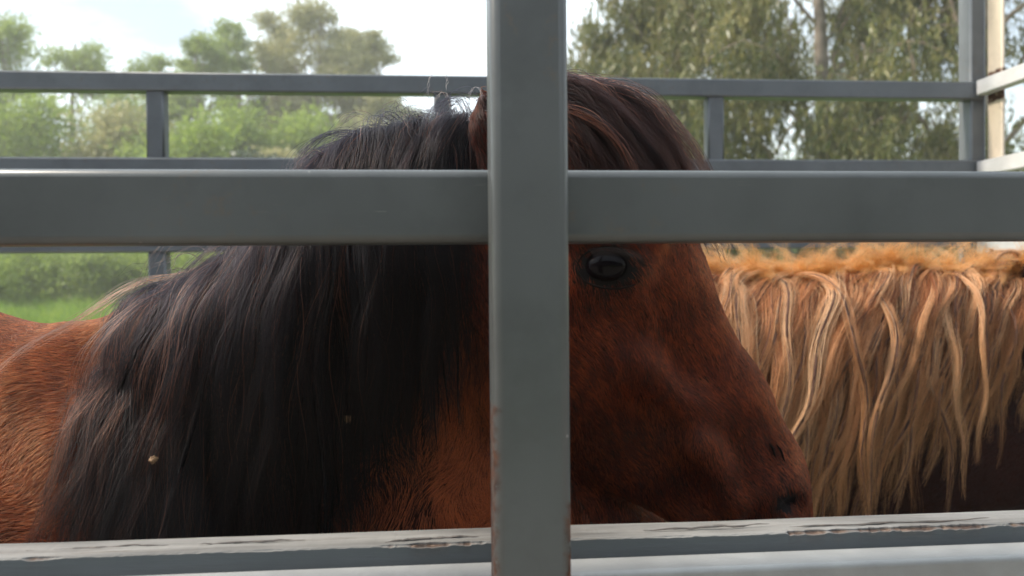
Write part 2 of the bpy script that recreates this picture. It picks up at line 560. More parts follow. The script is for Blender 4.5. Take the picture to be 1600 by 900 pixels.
m_dark = mat_simple('chassis_black', (0.02, 0.02, 0.02), (0.04, 0.04, 0.04), 10, 0.6)
m_rubber = mat_simple('tyre_rubber', (0.015, 0.015, 0.015), (0.03, 0.03, 0.03), 30, 0.85)

truck = empty('livestock_truck', 'grey steel livestock truck body with open rails and weathered wooden side boards holding two horses', 'truck', (0, 1.5, 0))
BED = 0.85; TOP = 3.45
bar((xc, Yp + PD / 2, BED - 0.02), (xc, Yp + PD / 2, TOP), PW, PD, 0.008, m_post, 'post', truck, up=(0, 1, 0))
for x in (-1.15, 1.55):
    bar((x, Yp + PD / 2, BED - 0.02), (x, Yp + PD / 2, TOP), PW, PD, 0.0065, m_rail, 'post', truck, up=(0, 1, 0))
Yr = Yp + PD + 0.001
zt, zb = at(800, 264, Yr)[2], at(800, 379, Yr)[2]
XA, XB = -1.78, at(1540, 130, 2.40)[0]
bar((XA, Yr + 0.02, (zt + zb) / 2), (XB - 0.05, Yr + 0.02, (zt + zb) / 2), 0.04, zt - zb, 0.0075, m_rail, 'rail', truck)
bar((XA, Yr + 0.02, TOP - 0.03), (XB, Yr + 0.02, TOP - 0.03), 0.04, 0.05, 0.005, m_rail, 'rail', truck)
# sill under the wooden board
zs = at(1100, 866, Yr + 0.034)[2]
bar((XA, Yr + 0.019, zs - 0.03), (XB - 0.05, Yr + 0.019, zs - 0.03), 0.038, 0.06, 0.005, m_sill, 'sill', truck)['label'] = 'pale grey worn sill under the wooden board'
# weld beads where post meets rail and sill
for (px, py) in ():
    c = at(px, py, Yr - 0.002)
    pts = np.array([c + np.array((0, 0, dz)) for dz in (-0.012, -0.004, 0.004, 0.012)])
    V, F_ = tubes(pts[None] + rng.normal(0, .0006, (1, 4, 3)), np.array([[0.001, 0.0024, 0.0026, 0.001]]), 8)
    mesh_np('weld_bead', V, F_, m_sill, truck)

# ---- wooden side boards: section swept along x with chipped front top edge
def mat_board():
    m, n, b, o = new_mat('painted_board')
    s = xyz(n)
    grain = noise(n, 30, 7, 0.65, mscale=(0.10, 1.0, 1.6), dist=0.6)
    fine = noise(n, 120, 6, 0.7, mscale=(0.06, 1.0, 1.0))
    paint = mixc(n, ramp(n, grain, [(0.38, 0.0), (0.62, 1.0)]), (0.11, 0.106, 0.10), (0.24, 0.233, 0.22))
    paint = mixc(n, ramp(n, fine, [(0.54, 0.0), (0.66, 0.85)]), paint, (0.12, 0.105, 0.09))
    side = mixc(n, ramp(n, noise(n, 6, 4), [(0.3, 0.0), (0.7, 1.0)]), (0.085, 0.095, 0.10), (0.11, 0.12, 0.125))  # upright faces darker than the top: their shade is put into the paint colour
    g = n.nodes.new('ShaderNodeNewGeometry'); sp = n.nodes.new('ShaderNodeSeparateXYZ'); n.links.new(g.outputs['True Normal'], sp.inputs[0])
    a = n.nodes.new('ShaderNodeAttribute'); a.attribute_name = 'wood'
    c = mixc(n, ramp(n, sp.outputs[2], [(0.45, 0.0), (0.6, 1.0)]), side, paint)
    wood = ramp(n, noise(n, 220, 6, 0.75, mscale=(0.35, 1, 1)), [(0.35, (0.012, 0.008, 0.006)), (0.52, (0.07, 0.038, 0.024)), (0.68, (0.26, 0.19, 0.14))])
    c = mixc(n, a.outputs['Fac'], c, wood)
    n.links.new(c, b.inputs['Base Color']); b.inputs['Roughness'].default_value = 0.62
    h = math_(n, 'ADD', math_(n, 'MULTIPLY', grain, 0.5), math_(n, 'MULTIPLY', fine, 0.5))
    bump(n, b, h, 0.45, 0.003)
    return m
m_board = mat_board()


def vnoise(x, seed, octv=4, base=4.0):
    r = np.random.default_rng(seed); v = 0; a = 1.0
    for o_ in range(octv):
        tab = r.uniform(-1, 1, 4096); f = x * base * 2 ** o_ + 700
        i = np.floor(f).astype(int); t = f - i; t = t * t * (3 - 2 * t)
        v = v + a * (tab[i % 4096] * (1 - t) + tab[(i + 1) % 4096] * t); a *= 0.55
    return v


def board(z_top, y0, y1, hgt, x0, x1, seed, chips=1.0, step=0.0022, big=()):
    n_ = int((x1 - x0) / step); x = np.linspace(x0, x1, n_)
    v = vnoise(x, seed, 5, 5.0); v2 = vnoise(x, seed + 1, 6, 30.0)
    v3 = vnoise(x, seed + 7, 5, 90.0)
    chip = np.clip(v - 0.25, 0, 1) * 0.0045 * chips * (1 + 0.8 * v2) + 0.0007 * np.abs(v2) + 0.0005 * np.abs(v3) + 0.0008
    for (a, b_, d) in big:
        e = np.clip((x - a) / 0.004, 0, 1) * np.clip((b_ - x) / 0.012, 0, 1)
        chip = np.maximum(chip, e * d * (0.75 + 0.5 * v2 + 0.35 * v3))
    chip = np.clip(chip, 0.0008, 0.02)
    sag = 0.0010 * vnoise(x, seed + 2, 3, 2.0)
    dy = chip; dz = chip * 0.62
    prof = [  # (y, z offsets from top)
        (y0 + 0 * x, -hgt + 0 * x), (y0 + 0 * x, -0.014 - dz * 0.5), (y0 + 0 * x, -dz - 0.0006),
        (y0 + dy * 0.35, -dz * 1.05), (y0 + dy * 0.85, -dz * 0.80), (y0 + dy, -0.0004 + 0 * x),
        (y0 + dy + 0.004, 0.0003 * v2), (y0 + (y1 - y0) * 0.55 + 0 * x, 0.0005 * v2 - 0.0003), (y1 - 0.004 + 0 * x, 0 * x),
        (y1 + 0 * x, -0.003 + 0.0008 * v2), (y1 + 0 * x, -hgt + 0 * x)]
    k = len(prof)
    V = np.stack([np.stack([x, py_, z_top + sag + pz], 1) for py_, pz in prof], 1).reshape(-1, 3)
    i = np.arange(n_ - 1)[:, None] * k; j = np.arange(k)[None]; j2 = (j + 1) % k
    F_ = np.stack([i + j, i + k + j, i + k + j2, i + j2], -1).reshape(-1, 4)
    wood = np.zeros((n_, k), np.float32); wood[:, 3:5] = np.clip((chip[:, None] - 0.0022) / 0.002, 0, 1)
    wood[:, 2] = wood[:, 5] = 0.25 * np.clip((chip - 0.003) / 0.002, 0, 1)
    o = mesh_np('side_board', V, F_, m_board, truck, smooth=False)
    a_ = o.data.attributes.new('wood', 'FLOAT', 'POINT'); a_.data.foreach_set('value', wood.ravel())
    return o


YB0 = Yr + 0.041; YB1 = YB0 + 0.044
zbt = at(800, 846, YB0)[2]
e1 = at(1228, 826, YB0)[0]
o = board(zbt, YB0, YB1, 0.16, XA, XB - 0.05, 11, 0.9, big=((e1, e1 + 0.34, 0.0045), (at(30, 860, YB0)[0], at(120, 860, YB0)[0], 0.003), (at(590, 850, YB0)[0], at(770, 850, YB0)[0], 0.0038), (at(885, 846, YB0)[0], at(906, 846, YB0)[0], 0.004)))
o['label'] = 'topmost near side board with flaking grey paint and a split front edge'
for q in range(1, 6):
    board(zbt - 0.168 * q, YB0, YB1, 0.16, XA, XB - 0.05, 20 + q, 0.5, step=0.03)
# long cracks lying on the board's top, cut as thin dark slivers of bare wood
def sliver(pxa, pxb, py, wd, seed):
    xa, xb = at(pxa, py, YB0)[0], at(pxb, py, YB0)[0]
    t = np.linspace(0, 1, 40); yy = YB0 + 0.010 + 0.014 * (seed % 3) / 3 + 0.004 * t + 0.0012 * vnoise(t, seed, 4, 6)
    P_ = np.stack([xa + (xb - xa) * t, yy, zbt + 0.0012 + 0.0010 * vnoise(t, seed + 5, 3, 4)], 1)
    V, F_ = tubes(P_[None], (wd * np.sin(np.pi * t) ** 0.6 + 0.0001)[None] * (1 + .4 * vnoise(t, seed + 9, 3, 12))[None], 5)
    o_ = mesh_np('lifted_splinter', V, F_, m_board, truck, smooth=False)
    a_ = o_.data.attributes.new('wood', 'FLOAT', 'POINT'); a_.data.foreach_set('value', np.full(len(V), 0.55, np.float32))
sliver(600, 750, 838, 0.0013, 3); sliver(1010, 1215, 830, 0.0011, 4); sliver(20, 250, 850, 0.0009, 5); sliver(1240, 1560, 812, 0.0010, 6); sliver(300, 470, 848, 0.0008, 8)

# ---- far side
YF = 2.40
def far_rail(pt, pb, x0=XA, x1=XB):
    a, b_ = at(800, pt, YF)[2], at(800, pb, YF)[2]
    bar((x0, YF + 0.03, (a + b_) / 2), (x1, YF + 0.03, (a + b_) / 2), 0.05, a - b_, 0.006, m_far, 'rail', truck)
    return a, b_
zt1, zb1 = far_rail(118, 147)
zt2, zb2 = far_rail(247, 276)
zt3, zb3 = far_rail(362, 391)
bar((XA, YF + 0.03, TOP - 0.03), (XB, YF + 0.03, TOP - 0.03), 0.05, 0.05, 0.006, m_far, 'rail', truck)
for px in (-212, 240, 692, 1121):
    x = at(px, 200, YF)[0]
    for za, zb_ in ((zb1, zt2), (zb2, zt3), (zb3, BED)):
        bar((x, YF + 0.033, za + 0.002), (x, YF + 0.033, zb_ - 0.002), 0.054, 0.045, 0.006, m_far, 'upright', truck, up=(0, 1, 0))
xp0, xp1 = at(1517, 130, YF + 0.012)[0], at(1541, 130, YF + 0.012)[0]
bar(((xp0 + xp1) / 2, YF + 0.045, BED), ((xp0 + xp1) / 2, YF + 0.045, TOP), xp1 - xp0, 0.064, 0.006, m_far, 'post', truck, up=(0, 1, 0))
bar((XA, YF + 0.045, BED), (XA, YF + 0.045, TOP), 0.05, 0.064, 0.006, m_far, 'post', truck, up=(0, 1, 0))
for q in range(6):
    zt_ = 1.83 - 0.168 * q
    bar((XA, YF - 0.03, zt_ - 0.08), (XB - 0.06, YF - 0.03, zt_ - 0.08), 0.04, 0.162, 0.004, m_far, 'side_board', truck)
# ---- end frame at the right, white rails along the depth of the truck
XE = at(1541, 137, YF)[0]
bar((XE + 0.008, YF - 0.036, BED), (XE + 0.008, YF - 0.036, TOP), 0.012, 0.068, 0.005, m_cream, 'end_post', truck, up=(0, 1, 0))['label'] = 'cream painted corner post with rust at the rail'
bar((XE + 0.026, Yp + 0.04, BED), (XE + 0.026, Yp + 0.04, TOP), 0.05, 0.068, 0.005, m_cream, 'end_post', truck, up=(0, 1, 0))
for pt, pb in ((125, 149), (252, 276), (372, 396)):
    a, b_ = at(1543, pt, YF - 0.01)[2], at(1543, pb, YF - 0.01)[2]
    bar((XE - 0.018, YF - 0.004, (a + b_) / 2), (XE - 0.018, Yp + 0.08, (a + b_) / 2), 0.036, a - b_, 0.005, m_white, 'end_rail', truck)['label'] = 'white painted rail across the end of the truck'
for q in range(6):
    bar((XE - 0.018, YF - 0.06, 1.75 - 0.168 * q), (XE - 0.018, Yp + 0.12, 1.75 - 0.168 * q), 0.03, 0.162, 0.004, m_far, 'end_board', truck)
for z in (1.3, 1.75, 2.25):
    bar((XA + 0.03, YF - 0.02, z), (XA + 0.03, Yp + 0.07, z), 0.036, 0.05, 0.005, m_far, 'tail_rail', truck)
# ---- bed, chassis, wheels
bar((XA - 0.03, 1.53, BED - 0.05), (XB + 0.06, 1.53, BED - 0.05), 1.92, 0.10, 0.008, m_dark, 'bed', truck)
for y in (1.1, 1.95):
    bar((XA, y, BED - 0.19), (XB + 1.2, y, BED - 0.19), 0.08, 0.17, 0.008, m_dark, 'chassis_beam', truck)


def lathe(pts, c, mat, name, parent, seg=32):
    pts = np.array(pts); a = np.arange(seg) / seg * 2 * np.pi
    V = np.stack([c[0] + pts[:, None, 0] * np.cos(a), c[1] + pts[:, None, 1] + 0 * a, c[2] + pts[:, None, 0] * np.sin(a)], -1).reshape(-1, 3)
    i = np.arange(len(pts) - 1)[:, None] * seg; j = np.arange(seg)[None]; j2 = (j + 1) % seg
    return mesh_np(name, V, np.stack([i + j, i + j2, i + seg + j2, i + seg + j], -1).reshape(-1, 4), mat, parent)
for x in (-1.0,):
    for y in (0.88, 2.18):
        wh = lathe([(0.20, -0.11), (0.36, -0.11), (0.40, -0.08), (0.41, 0), (0.40, 0.08), (0.36, 0.11), (0.20, 0.11)], (x, y, 0.41), m_rubber, 'wheel', truck)
        rim = lathe([(0.001, -0.06), (0.08, -0.07), (0.12, -0.03), (0.19, -0.04), (0.21, -0.10), (0.21, 0.10), (0.001, 0.04)], (x, y, 0.41), m_white, 'rim', None)
        rim.parent = wh; rim.matrix_parent_inverse = truck.matrix_world.inverted() if False else Matrix.Identity(4)

# ================================================================== HORSES
def horse_body(f, xw, yc, zw, bed, s=1.0, top_rise=0.0):
    """trunk, croup and legs of a pony that faces +x, withers at (xw, yc, zw)"""
    f.cone((xw - 0.12, yc, zw - 0.33), (xw - 0.62, yc, zw - 0.335), 0.285 * s, 0.29 * s, 0.84, 0.04)
    f.cone((xw - 0.05, yc, zw - 0.30), (xw - 0.02, yc, zw - 0.42), 0.25 * s, 0.23 * s, 0.80, 0.05)
    f.ell((xw - 0.86, yc, zw - 0.27 + top_rise), (0.24, 0.25, 0.27), 0.05)              # croup
    f.cone((xw - 1.0, yc, zw - 0.28), (xw - 1.08, yc, zw - 0.40), 0.15, 0.13, 1.1, 0.05)
    for sgn in (-1, 1):
        y = yc + sgn * 0.115
        f.cone((xw - 0.02, y, zw - 0.30), (xw + 0.07, y, zw - 0.50), 0.13, 0.10, 0.8, 0.05)   # shoulder blade to point
        f.cone((xw + 0.06, y, zw - 0.50), (xw - 0.06, y, zw - 0.64), 0.10, 0.075, 0.8, 0.04)
        f.cone((xw - 0.06, y, zw - 0.62), (xw - 0.03, y, bed + 0.36), 0.078, 0.042, 0.9, 0.03)  # forearm
        f.cone((xw - 0.03, y, bed + 0.37), (xw - 0.035, y, bed + 0.33), 0.043, 0.038, 1, 0.02)   # knee
        f.cone((xw - 0.035, y, bed + 0.33), (xw - 0.04, y, bed + 0.13), 0.030, 0.027, 1, 0.015)
        f.cone((xw - 0.04, y, bed + 0.13), (xw - 0.01, y, bed + 0.06), 0.036, 0.032, 1, 0.015)
        f.cone((xw - 0.005, y, bed + 0.055), (xw + 0.01, y, bed + 0.035), 0.040, 0.050, 1, 0.008)  # hoof
        f.ell((xw - 0.92, y, zw - 0.45), (0.17, 0.105, 0.24), 0.05)                                # thigh
        f.cone((xw - 0.84, y, zw - 0.58), (xw - 1.04, y, bed + 0.46), 0.10, 0.050, 0.8, 0.04)      # gaskin
        f.cone((xw - 1.05, y, bed + 0.47), (xw - 1.03, y, bed + 0.38), 0.046, 0.040, 0.8, 0.02)    # hock
        f.cone((xw - 1.03, y, bed + 0.38), (xw - 1.0, y, bed + 0.13), 0.032, 0.028, 1, 0.015)
        f.cone((xw - 1.0, y, bed + 0.13), (xw - 0.97, y, bed + 0.06), 0.037, 0.032, 1, 0.015)
        f.cone((xw - 0.965, y, bed + 0.055), (xw - 0.95, y, bed + 0.035), 0.040, 0.050, 1, 0.008)


def coat_mat(name, c1, c2, c3, darks=()):
    m, n, b, o = new_mat(name)
    c = ramp(n, noise(n, 5, 4), [(0.3, c1), (0.55, c2), (0.75, c3)])
    st = noise(n, 70, 5, 0.6, mscale=(0.5, 1, 1), dist=1.2)
    c = mixc(n, ramp(n, st, [(0.45, 0.0), (0.7, 0.55)]), c, tuple(v * 0.45 for v in c1))
    tcn = n.nodes.new('ShaderNodeTexCoord')
    for pos, r0, r1 in darks:                       # bare dark skin round the eye and nostril
        vm = n.nodes.new('ShaderNodeVectorMath'); vm.operation = 'DISTANCE'; vm.inputs[1].default_value = tuple(pos)
        n.links.new(tcn.outputs['Object'], vm.inputs[0])
        mr = n.nodes.new('ShaderNodeMapRange'); mr.inputs['From Min'].default_value = r0; mr.inputs['From Max'].default_value = r1
        mr.inputs['To Min'].default_value = 1; mr.inputs['To Max'].default_value = 0
        n.links.new(vm.outputs['Value'], mr.inputs['Value'])
        c = mixc(n, mr.outputs[0], c, (0.010, 0.008, 0.009))
    n.links.new(c, b.inputs['Base Color'])
    b.inputs['Roughness'].default_value = 0.55; b.inputs['Specular IOR Level'].default_value = 0.15
    h = math_(n, 'ADD', math_(n, 'MULTIPLY', noise(n, 240, 4, 0.6, mscale=(1, 1, 0.35)), 0.4), math_(n, 'MULTIPLY', noise(n, 38, 4), 0.6))
    bump(n, b, h, 0.5, 0.004)
    return m


def eye_mat():
    m, n, b, o = new_mat('eye')
    b.inputs['Base Color'].default_value = (0.003, 0.002, 0.003, 1); b.inputs['Roughness'].default_value = 0.16
    b.inputs['IOR'].default_value = 1.33; b.inputs['Specular IOR Level'].default_value = 0.22
    return m


def sphere(c, r, mat, name, parent, seg=32, squash=(1, 1, 1)):
    a = np.linspace(0, np.pi, seg // 2 + 1); p = [(max(math.sin(t), 1e-4) * r, -math.cos(t) * r) for t in a]
    o = lathe(p, (0, 0, 0), mat, name, None, seg)
    V = np.empty(len(o.data.vertices) * 3, np.float32); o.data.vertices.foreach_get('co', V)
    V = V.reshape(-1, 3) * np.array(squash) + np.array(c); o.data.vertices.foreach_set('co', V.astype(np.float32).ravel())
    place(o, parent)
    return o

# ------------------------------------------------------------------ near horse
f1 = Field((-1.62, 0.745, 0.83), (0.56, 1.40, 2.44), 0.007)
HY = 0.905                                         # middle plane of the head
wx, wz = at(205, 462, 1.03)[0], at(205, 478, 1.03)[2]
horse_body(f1, wx + 0.06, 1.05, wz - 0.02, BED, 1.0, 0.05)
def pc(px, py, Y): return at(px, py, Y)
def rr(r, Y): return r / F_PX * Y
def C(p1, r1, p2, r2, ys, k=0.03, cut=False):
    f1.cone(at(*p1), at(*p2), rr(r1, p1[2]), rr(r2, p2[2]), ys, k, cut)
C((235, 520, 1.04), 46, (150, 575, 1.05), 62, 0.9, 0.05)                  # withers
C((75, 612, 1.06), 84, (-200, 575, 1.07), 128, 1.5, 0.06)                  # back rising to the croup
C((400, 680, 1.05), 165, (300, 800, 1.05), 250, 0.72, 0.05)               # neck root into shoulder
C((480, 670, 1.02), 222, (700, 440, 0.97), 182, 0.42, 0.05)               # neck
C((690, 420, 0.97), 200, (815, 290, 0.92), 120, 0.46, 0.05)
C((630, 300, 0.965), 92, (720, 300, 0.95), 96, 0.50, 0.03)
C((285, 540, 1.03), 62, (400, 500, 1.01), 96, 0.6, 0.05)
C((560, 800, 1.0), 300, (700, 900, 0.99), 245, 0.55, 0.05)                # breast
C((640, 520, 0.96), 190, (800, 420, 0.93), 140, 0.5, 0.05)                # throat side
# head
C((862, 246, HY), 101, (938, 335, HY), 112, 0.78, 0.03)
f1.ell(at(895, 490, HY), (rr(165, HY), 0.080, rr(185, HY)), 0.035)        # cheek
C((938, 335, HY), 112, (990, 440, HY), 106, 0.74, 0.03)
C((985, 430, HY), 108, (1108, 645, HY), 92, 0.62, 0.03)
C((1108, 645, HY), 92, (1166, 745, HY), 88, 0.72, 0.03)
C((1166, 745, HY), 84, (1196, 805, HY), 72, 0.80, 0.03)
C((893, 595, HY), 126, (1070, 762, HY), 60, 0.45, 0.03)                   # lower jaw
C((1115, 800, HY), 48, (1150, 850, HY), 45, 0.7, 0.025)                   # lips
C((800, 800, 0.97), 178, (900, 900, 0.97), 165, 0.50, 0.04)               # breast in front of the neck
for sy in (-1, 1):
    f1.cone(at(985, 560, HY + sy * 0.066), at(1105, 650, HY + sy * 0.048), 0.016, 0.009, 1, 0.03)    # facial crest
    f1.cone(at(905, 352, HY + sy * 0.075), at(1010, 372, HY + sy * 0.066), 0.026, 0.018, 1, 0.03)    # brow
    f1.ell(at(952, 418, HY + sy * 0.066), (0.046, 0.034, 0.034), 0.025, rot=0.25)                     # eye bulge
    f1.ell(at(1216, 776, HY + sy * 0.035), (0.030, 0.028, 0.034), 0.025)                                # nostril wing
    # ear
    f1.cone(at(792, 262, HY + sy * 0.05), at(768, 198, HY + sy * 0.062), 0.032, 0.023, 0.8, 0.02)
    f1.cone(at(768, 198, HY + sy * 0.062), at(754, 136, HY + sy * 0.066), 0.022, 0.004, 0.7, 0.012)
    f1.cone(at(790, 225, HY + sy * 0.062), at(775, 165, HY + sy * 0.070), 0.013, 0.005, 0.9, 0.006, True)
f1.cone(at(1040, 600, HY - 0.060), at(1150, 735, HY - 0.052), 0.006, 0.004, 1, 0.012)
f1.cone(at(1015, 470, HY - 0.072), at(1050, 590, HY - 0.066), 0.006, 0.005, 1, 0.012)
f1.cone(at(1095, 700, HY - 0.062), at(1150, 790, HY - 0.060), 0.012, 0.012, 1, 0.03)
# veins and hollows of the face
f1.cone(at(1035, 470, HY - 0.083), at(1075, 600, HY - 0.072), 0.012, 0.010, 1, 0.02, True)
f1.cone(at(960, 480, HY - 0.098), at(985, 545, HY - 0.098), 0.016, 0.010, 1, 0.025, True)


def ray_hit(f, px, py, t0=0.6, t1=2.2):
    d = R3 @ np.array(((px - 800.0) / F_PX, -(py - 450.0) / F_PX, -1.0)); d /= d[1]
    ys = np.arange(t0, t1, 0.0015)
    P = np.array(CAM)[None] + d[None] * ys[:, None]
    ok = np.all((P > f.lo) & (P < f.lo + f.h * (f.n - 1)), axis=1)
    v = np.where(ok, f.sample(P), 1.0)
    i = np.argmax(v < 0)
    return P[i] if v[i] < 0 else at(px, py, 0.9)

eye_s = ray_hit(f1, 950, 415)
eye_o = np.array((eye_s[0], 2 * HY - eye_s[1], eye_s[2]))
nos_s = ray_hit(f1, 1236, 786)
for sgn, p in ((1, eye_s), (-1, eye_o)):
    f1.ell(p + np.array((0, 0.002 * sgn, 0.001)), (0.029, 0.015, 0.0155), 0.012, True, rot=0.22)
for sgn, p in ((1, nos_s), (-1, np.array((nos_s[0], 2 * HY - nos_s[1], nos_s[2])))):
    f1.ell(p + np.array((0.006, 0, -0.004)), (0.020, 0.016, 0.011), 0.01, True, rot=-0.4)
V1, Q1 = f1.mesh()
V1 = relax(V1, Q1, 2, 0.5)
m_coat1 = coat_mat('bay_coat', (0.020, 0.0038, 0.002), (0.038, 0.007, 0.0035), (0.070, 0.014, 0.006), darks=((eye_s, 0.032, 0.060), (nos_s, 0.014, 0.030)))
horse1 = empty('horse', 'dark bay horse with long black mane, its head lowered behind the grey centre post', 'horse', (wx, 1.05, BED))
body1 = mesh_np('body', V1, Q1, m_coat1, horse1)
m_eye = eye_mat()
for p, sgn in ((eye_s, 1), (eye_o, -1)):
    sphere(p + np.array((0.001, 0.0165 * sgn, 0)), 0.0235, m_eye, 'eye', horse1, 40, (1.02, 0.80, 0.76))
# eyelids: soft rolls of skin
m_lid = mat_simple('eyelid_skin', (0.003, 0.0015, 0.0015), (0.006, 0.0025, 0.002), 60, 0.8, 0.4, 0.002); m_lid.node_tree.nodes['Principled BSDF'].inputs['Specular IOR Level'].default_value = 0.12
def lid(pts, r, sgn=1, dy=-0.001):
    P = np.array([ray_hit(f1, *p) if r_hit else at(p[0], p[1], eye_s[1]) for p, r_hit in pts])
    return P
for nm, pp in (('upper_eyelid', ((900, 424), (905, 402), (928, 388), (955, 385), (982, 396), (1000, 420), (1006, 436))), ('lower_eyelid', ((900, 420), (912, 440), (938, 450), (966, 452), (990, 446), (1006, 436)))):
    P = np.array([at(a, b_, eye_s[1] + 0.0025 + 0.010 * ((a - 952) / 52) ** 2) for a, b_ in pp])
    t = np.linspace(0, len(P) - 1, 28); i0 = np.minimum(t.astype(int), len(P) - 2); fr_ = (t - i0)[:, None]
    Ps = P[i0] * (1 - fr_) + P[i0 + 1] * fr_
    for _ in range(4): Ps[1:-1] = (Ps[:-2] + Ps[2:] + 2 * Ps[1:-1]) / 4
    rad = 0.0012 * np.sin(np.pi * np.linspace(0.12, 0.88, 28)) ** 0.7
    Vl, Fl = tubes(Ps[None], rad[None], 10)
    mesh_np(nm, Vl, Fl, m_lid, horse1)

m_black = mat_hair('black_mane', [(0.0, (0.003, 0.0025, 0.004)), (0.80, (0.008, 0.006, 0.008)), (0.90, (0.06, 0.018, 0.011)), (1.0, (0.30, 0.10, 0.055))], rough=0.24, rrough=0.3, tip=(0.006, 0.003, 0.0025), ior=1.27, diff=0.25)
m_fore = mat_hair('forelock_hair', [(0.0, (0.003, 0.002, 0.003)), (0.5, (0.010, 0.005, 0.005)), (0.85, (0.05, 0.018, 0.012)), (1.0, (0.32, 0.11, 0.06))], rough=0.26, tip=(0.028, 0.007, 0.004), ior=1.25)
m_coat_h = mat_hair('bay_body_hair', [(0.0, (0.022, 0.005, 0.002)), (0.5, (0.20, 0.031, 0.0075)), (1.0, (0.60, 0.135, 0.034))], rough=0.40, ior=1.35, diff=0.5)
m_face_h = mat_hair('bay_face_hair', [(0.0, (0.006, 0.0010, 0.0006)), (0.5, (0.175, 0.016, 0.0035)), (1.0, (0.58, 0.095, 0.022))], rough=0.30, ior=1.34, diff=0.28)
m_under = mat_simple('mane_underlayer', (0.006, 0.006, 0.007), (0.012, 0.009, 0.009), 40, 0.9, 0.4); m_under.node_tree.nodes['Principled BSDF'].inputs['Specular IOR Level'].default_value = 0.05


def along(P, t):
    P = np.array(P); L = np.r_[0, np.cumsum(np.linalg.norm(np.diff(P, axis=0), axis=1))]; L /= L[-1]
    return np.stack([np.interp(t, L, P[:, i]) for i in range(3)], -1)

# ---- black mane
CPX = (235, 280, 340, 420, 500, 575, 625, 672, 714)
crest = [at(*p) for p in zip(CPX, (478, 455, 420, 365, 305, 250, 220, 208, 200), (1.03, 1.03, 1.02, 1.01, 0.995, 0.98, 0.965, 0.955, 0.95))]
def crest_roots(f, crest, n_, spread=0.02, seed=None, t=None):
    t = np.sort(rng.uniform(0, 1, n_)) if t is None else t
    p = along(crest, t)
    p = p + rng.normal(0, 1, (n_, 3)) * np.array([0.01, spread * 0.5, 0.0])
    p[:, 2] += 0.06
    for _ in range(14):                              # settle on top of the crest
        d = f.sample(p); p[:, 2] -= np.clip(d, -0.02, 0.02)
    p[:, 1] -= rng.uniform(0, spread, n_)
    p = f.push(p, -0.002, 4, False)
    return p, t

NG = 1300
r1, t1 = crest_roots(f1, crest, NG, 0.022)
px_of = np.interp(t1, np.linspace(0, 1, 9), list(CPX))
ln = np.interp(px_of, [235, 280, 330, 450, 560, 600, 645, 685, 714], [0.34, 0.42, 0.50, 0.56, 0.58, 0.55, 0.48, 0.42, 0.38]) * rng.uniform(0.66, 1.05, NG)
d0 = np.stack([np.interp(px_of, [215, 722], [-0.05, -0.10]) + rng.normal(0, .12, NG), -1.0 + rng.normal(0, .12, NG), 0.08 + rng.normal(0, .15, NG)], 1)
swx = np.interp(px_of, [215, 300, 500, 640, 722], [0.02, -0.05, -0.05, -0.03, -0.03]) + rng.normal(0, .06, NG)
offs = rng.uniform(0.003, 0.034, NG) ** 1.0 * np.interp(px_of, [235, 420], [0.55, 1.0])
G1 = fall(f1, r1, d0, ln, 18, 0.30, 0.008, 0.11, 1.8, sway=(0, -0.02, 0), offs=offs) if False else None
def fall_sw(f, roots, d0, ln, K, grav, wave, wl, swx, offs, swy=-0.02):
    S = np.stack([swx, np.full(len(swx), swy), np.zeros(len(swx))], 1)
    n_ = len(roots); P = np.zeros((n_, K, 3)); P[:, 0] = roots; d = nrm(d0); seg = (ln / (K - 1))[:, None]
    ph = rng.uniform(0, 6.28, (n_, 3)); fr = rng.uniform(0.7, 1.4, (n_, 3)) * wl; g = nrm(np.array([0, 0, -1.0]) + S)
    for i in range(1, K):
        t = i / (K - 1)
        wv = np.sin(ph + fr * 6.28 * t) * np.array([1, 0.3, 0.1])
        d = nrm(d * (1 - grav) + g * grav + wv * wave)
        ramp_off = offs * min(1.0, i / 3.0)
        p = f.push(P[:, i - 1] + d * seg, ramp_off, 2)
        st = nrm(p - P[:, i - 1])
        d = nrm(st * 0.75 + d * 0.25); P[:, i] = P[:, i - 1] + st * seg
    return P
G1 = fall_sw(f1, r1, d0, ln, 18, 0.28, 0.16, 2.3, swx, offs)
tg = np.tile(np.array([1.0, 0, 0.3]), (NG, 1))
# heavy locks underneath (mesh) and the loose hair over them
Kt = np.linspace(0, 1, 18)
sel = np.arange(0, NG, 3)
Pk = fall_sw(f1, r1[sel], d0[sel], ln[sel] * 0.93, 18, 0.30, 0.05, 1.4, swx[sel], np.full(len(sel), 0.002))
Vm, Fm = tubes(Pk, np.repeat((0.0026 * np.sin(np.pi * (0.12 + 0.86 * Kt)) ** 0.7)[None], len(sel), 0), 6)
mane1 = mesh_np('mane', Vm, Fm, m_under, horse1); mane1['kind'] = 'stuff'; mane1['label'] = 'long black mane hanging over the near side of the neck'
S1 = clump(f1, G1, 32, rng.uniform(0.004, 0.013, NG), 0.5, 0.003, 0.005, tang=tg, lenvar=0.5)
lock = np.repeat(rng.uniform(0, 1, NG) ** 2, 32)
brown = np.repeat(np.interp(px_of, [235, 330, 480, 722], [0.75, 0.55, 0.32, 0.2]) * (rng.uniform(0, 1, NG) > 0.6), 32)
tint = np.clip(rng.uniform(0, 0.80, len(S1)) + brown * rng.uniform(0.2, 1, len(S1)) + 0.22 * (lock > 0.72) * rng.uniform(0, 1, len(S1)) + (rng.uniform(0, 1, len(S1)) > 0.985) * 0.3 + np.repeat((rng.uniform(0, 1, NG) > 0.95) & (px_of > 280) & (px_of < 640), 32) * 0.6, 0, 1)
hs = strands_obj('mane_hair', S1, taper(len(S1), 18, 0.00020, 0.25), tint, m_black, None); place(hs, horse1)
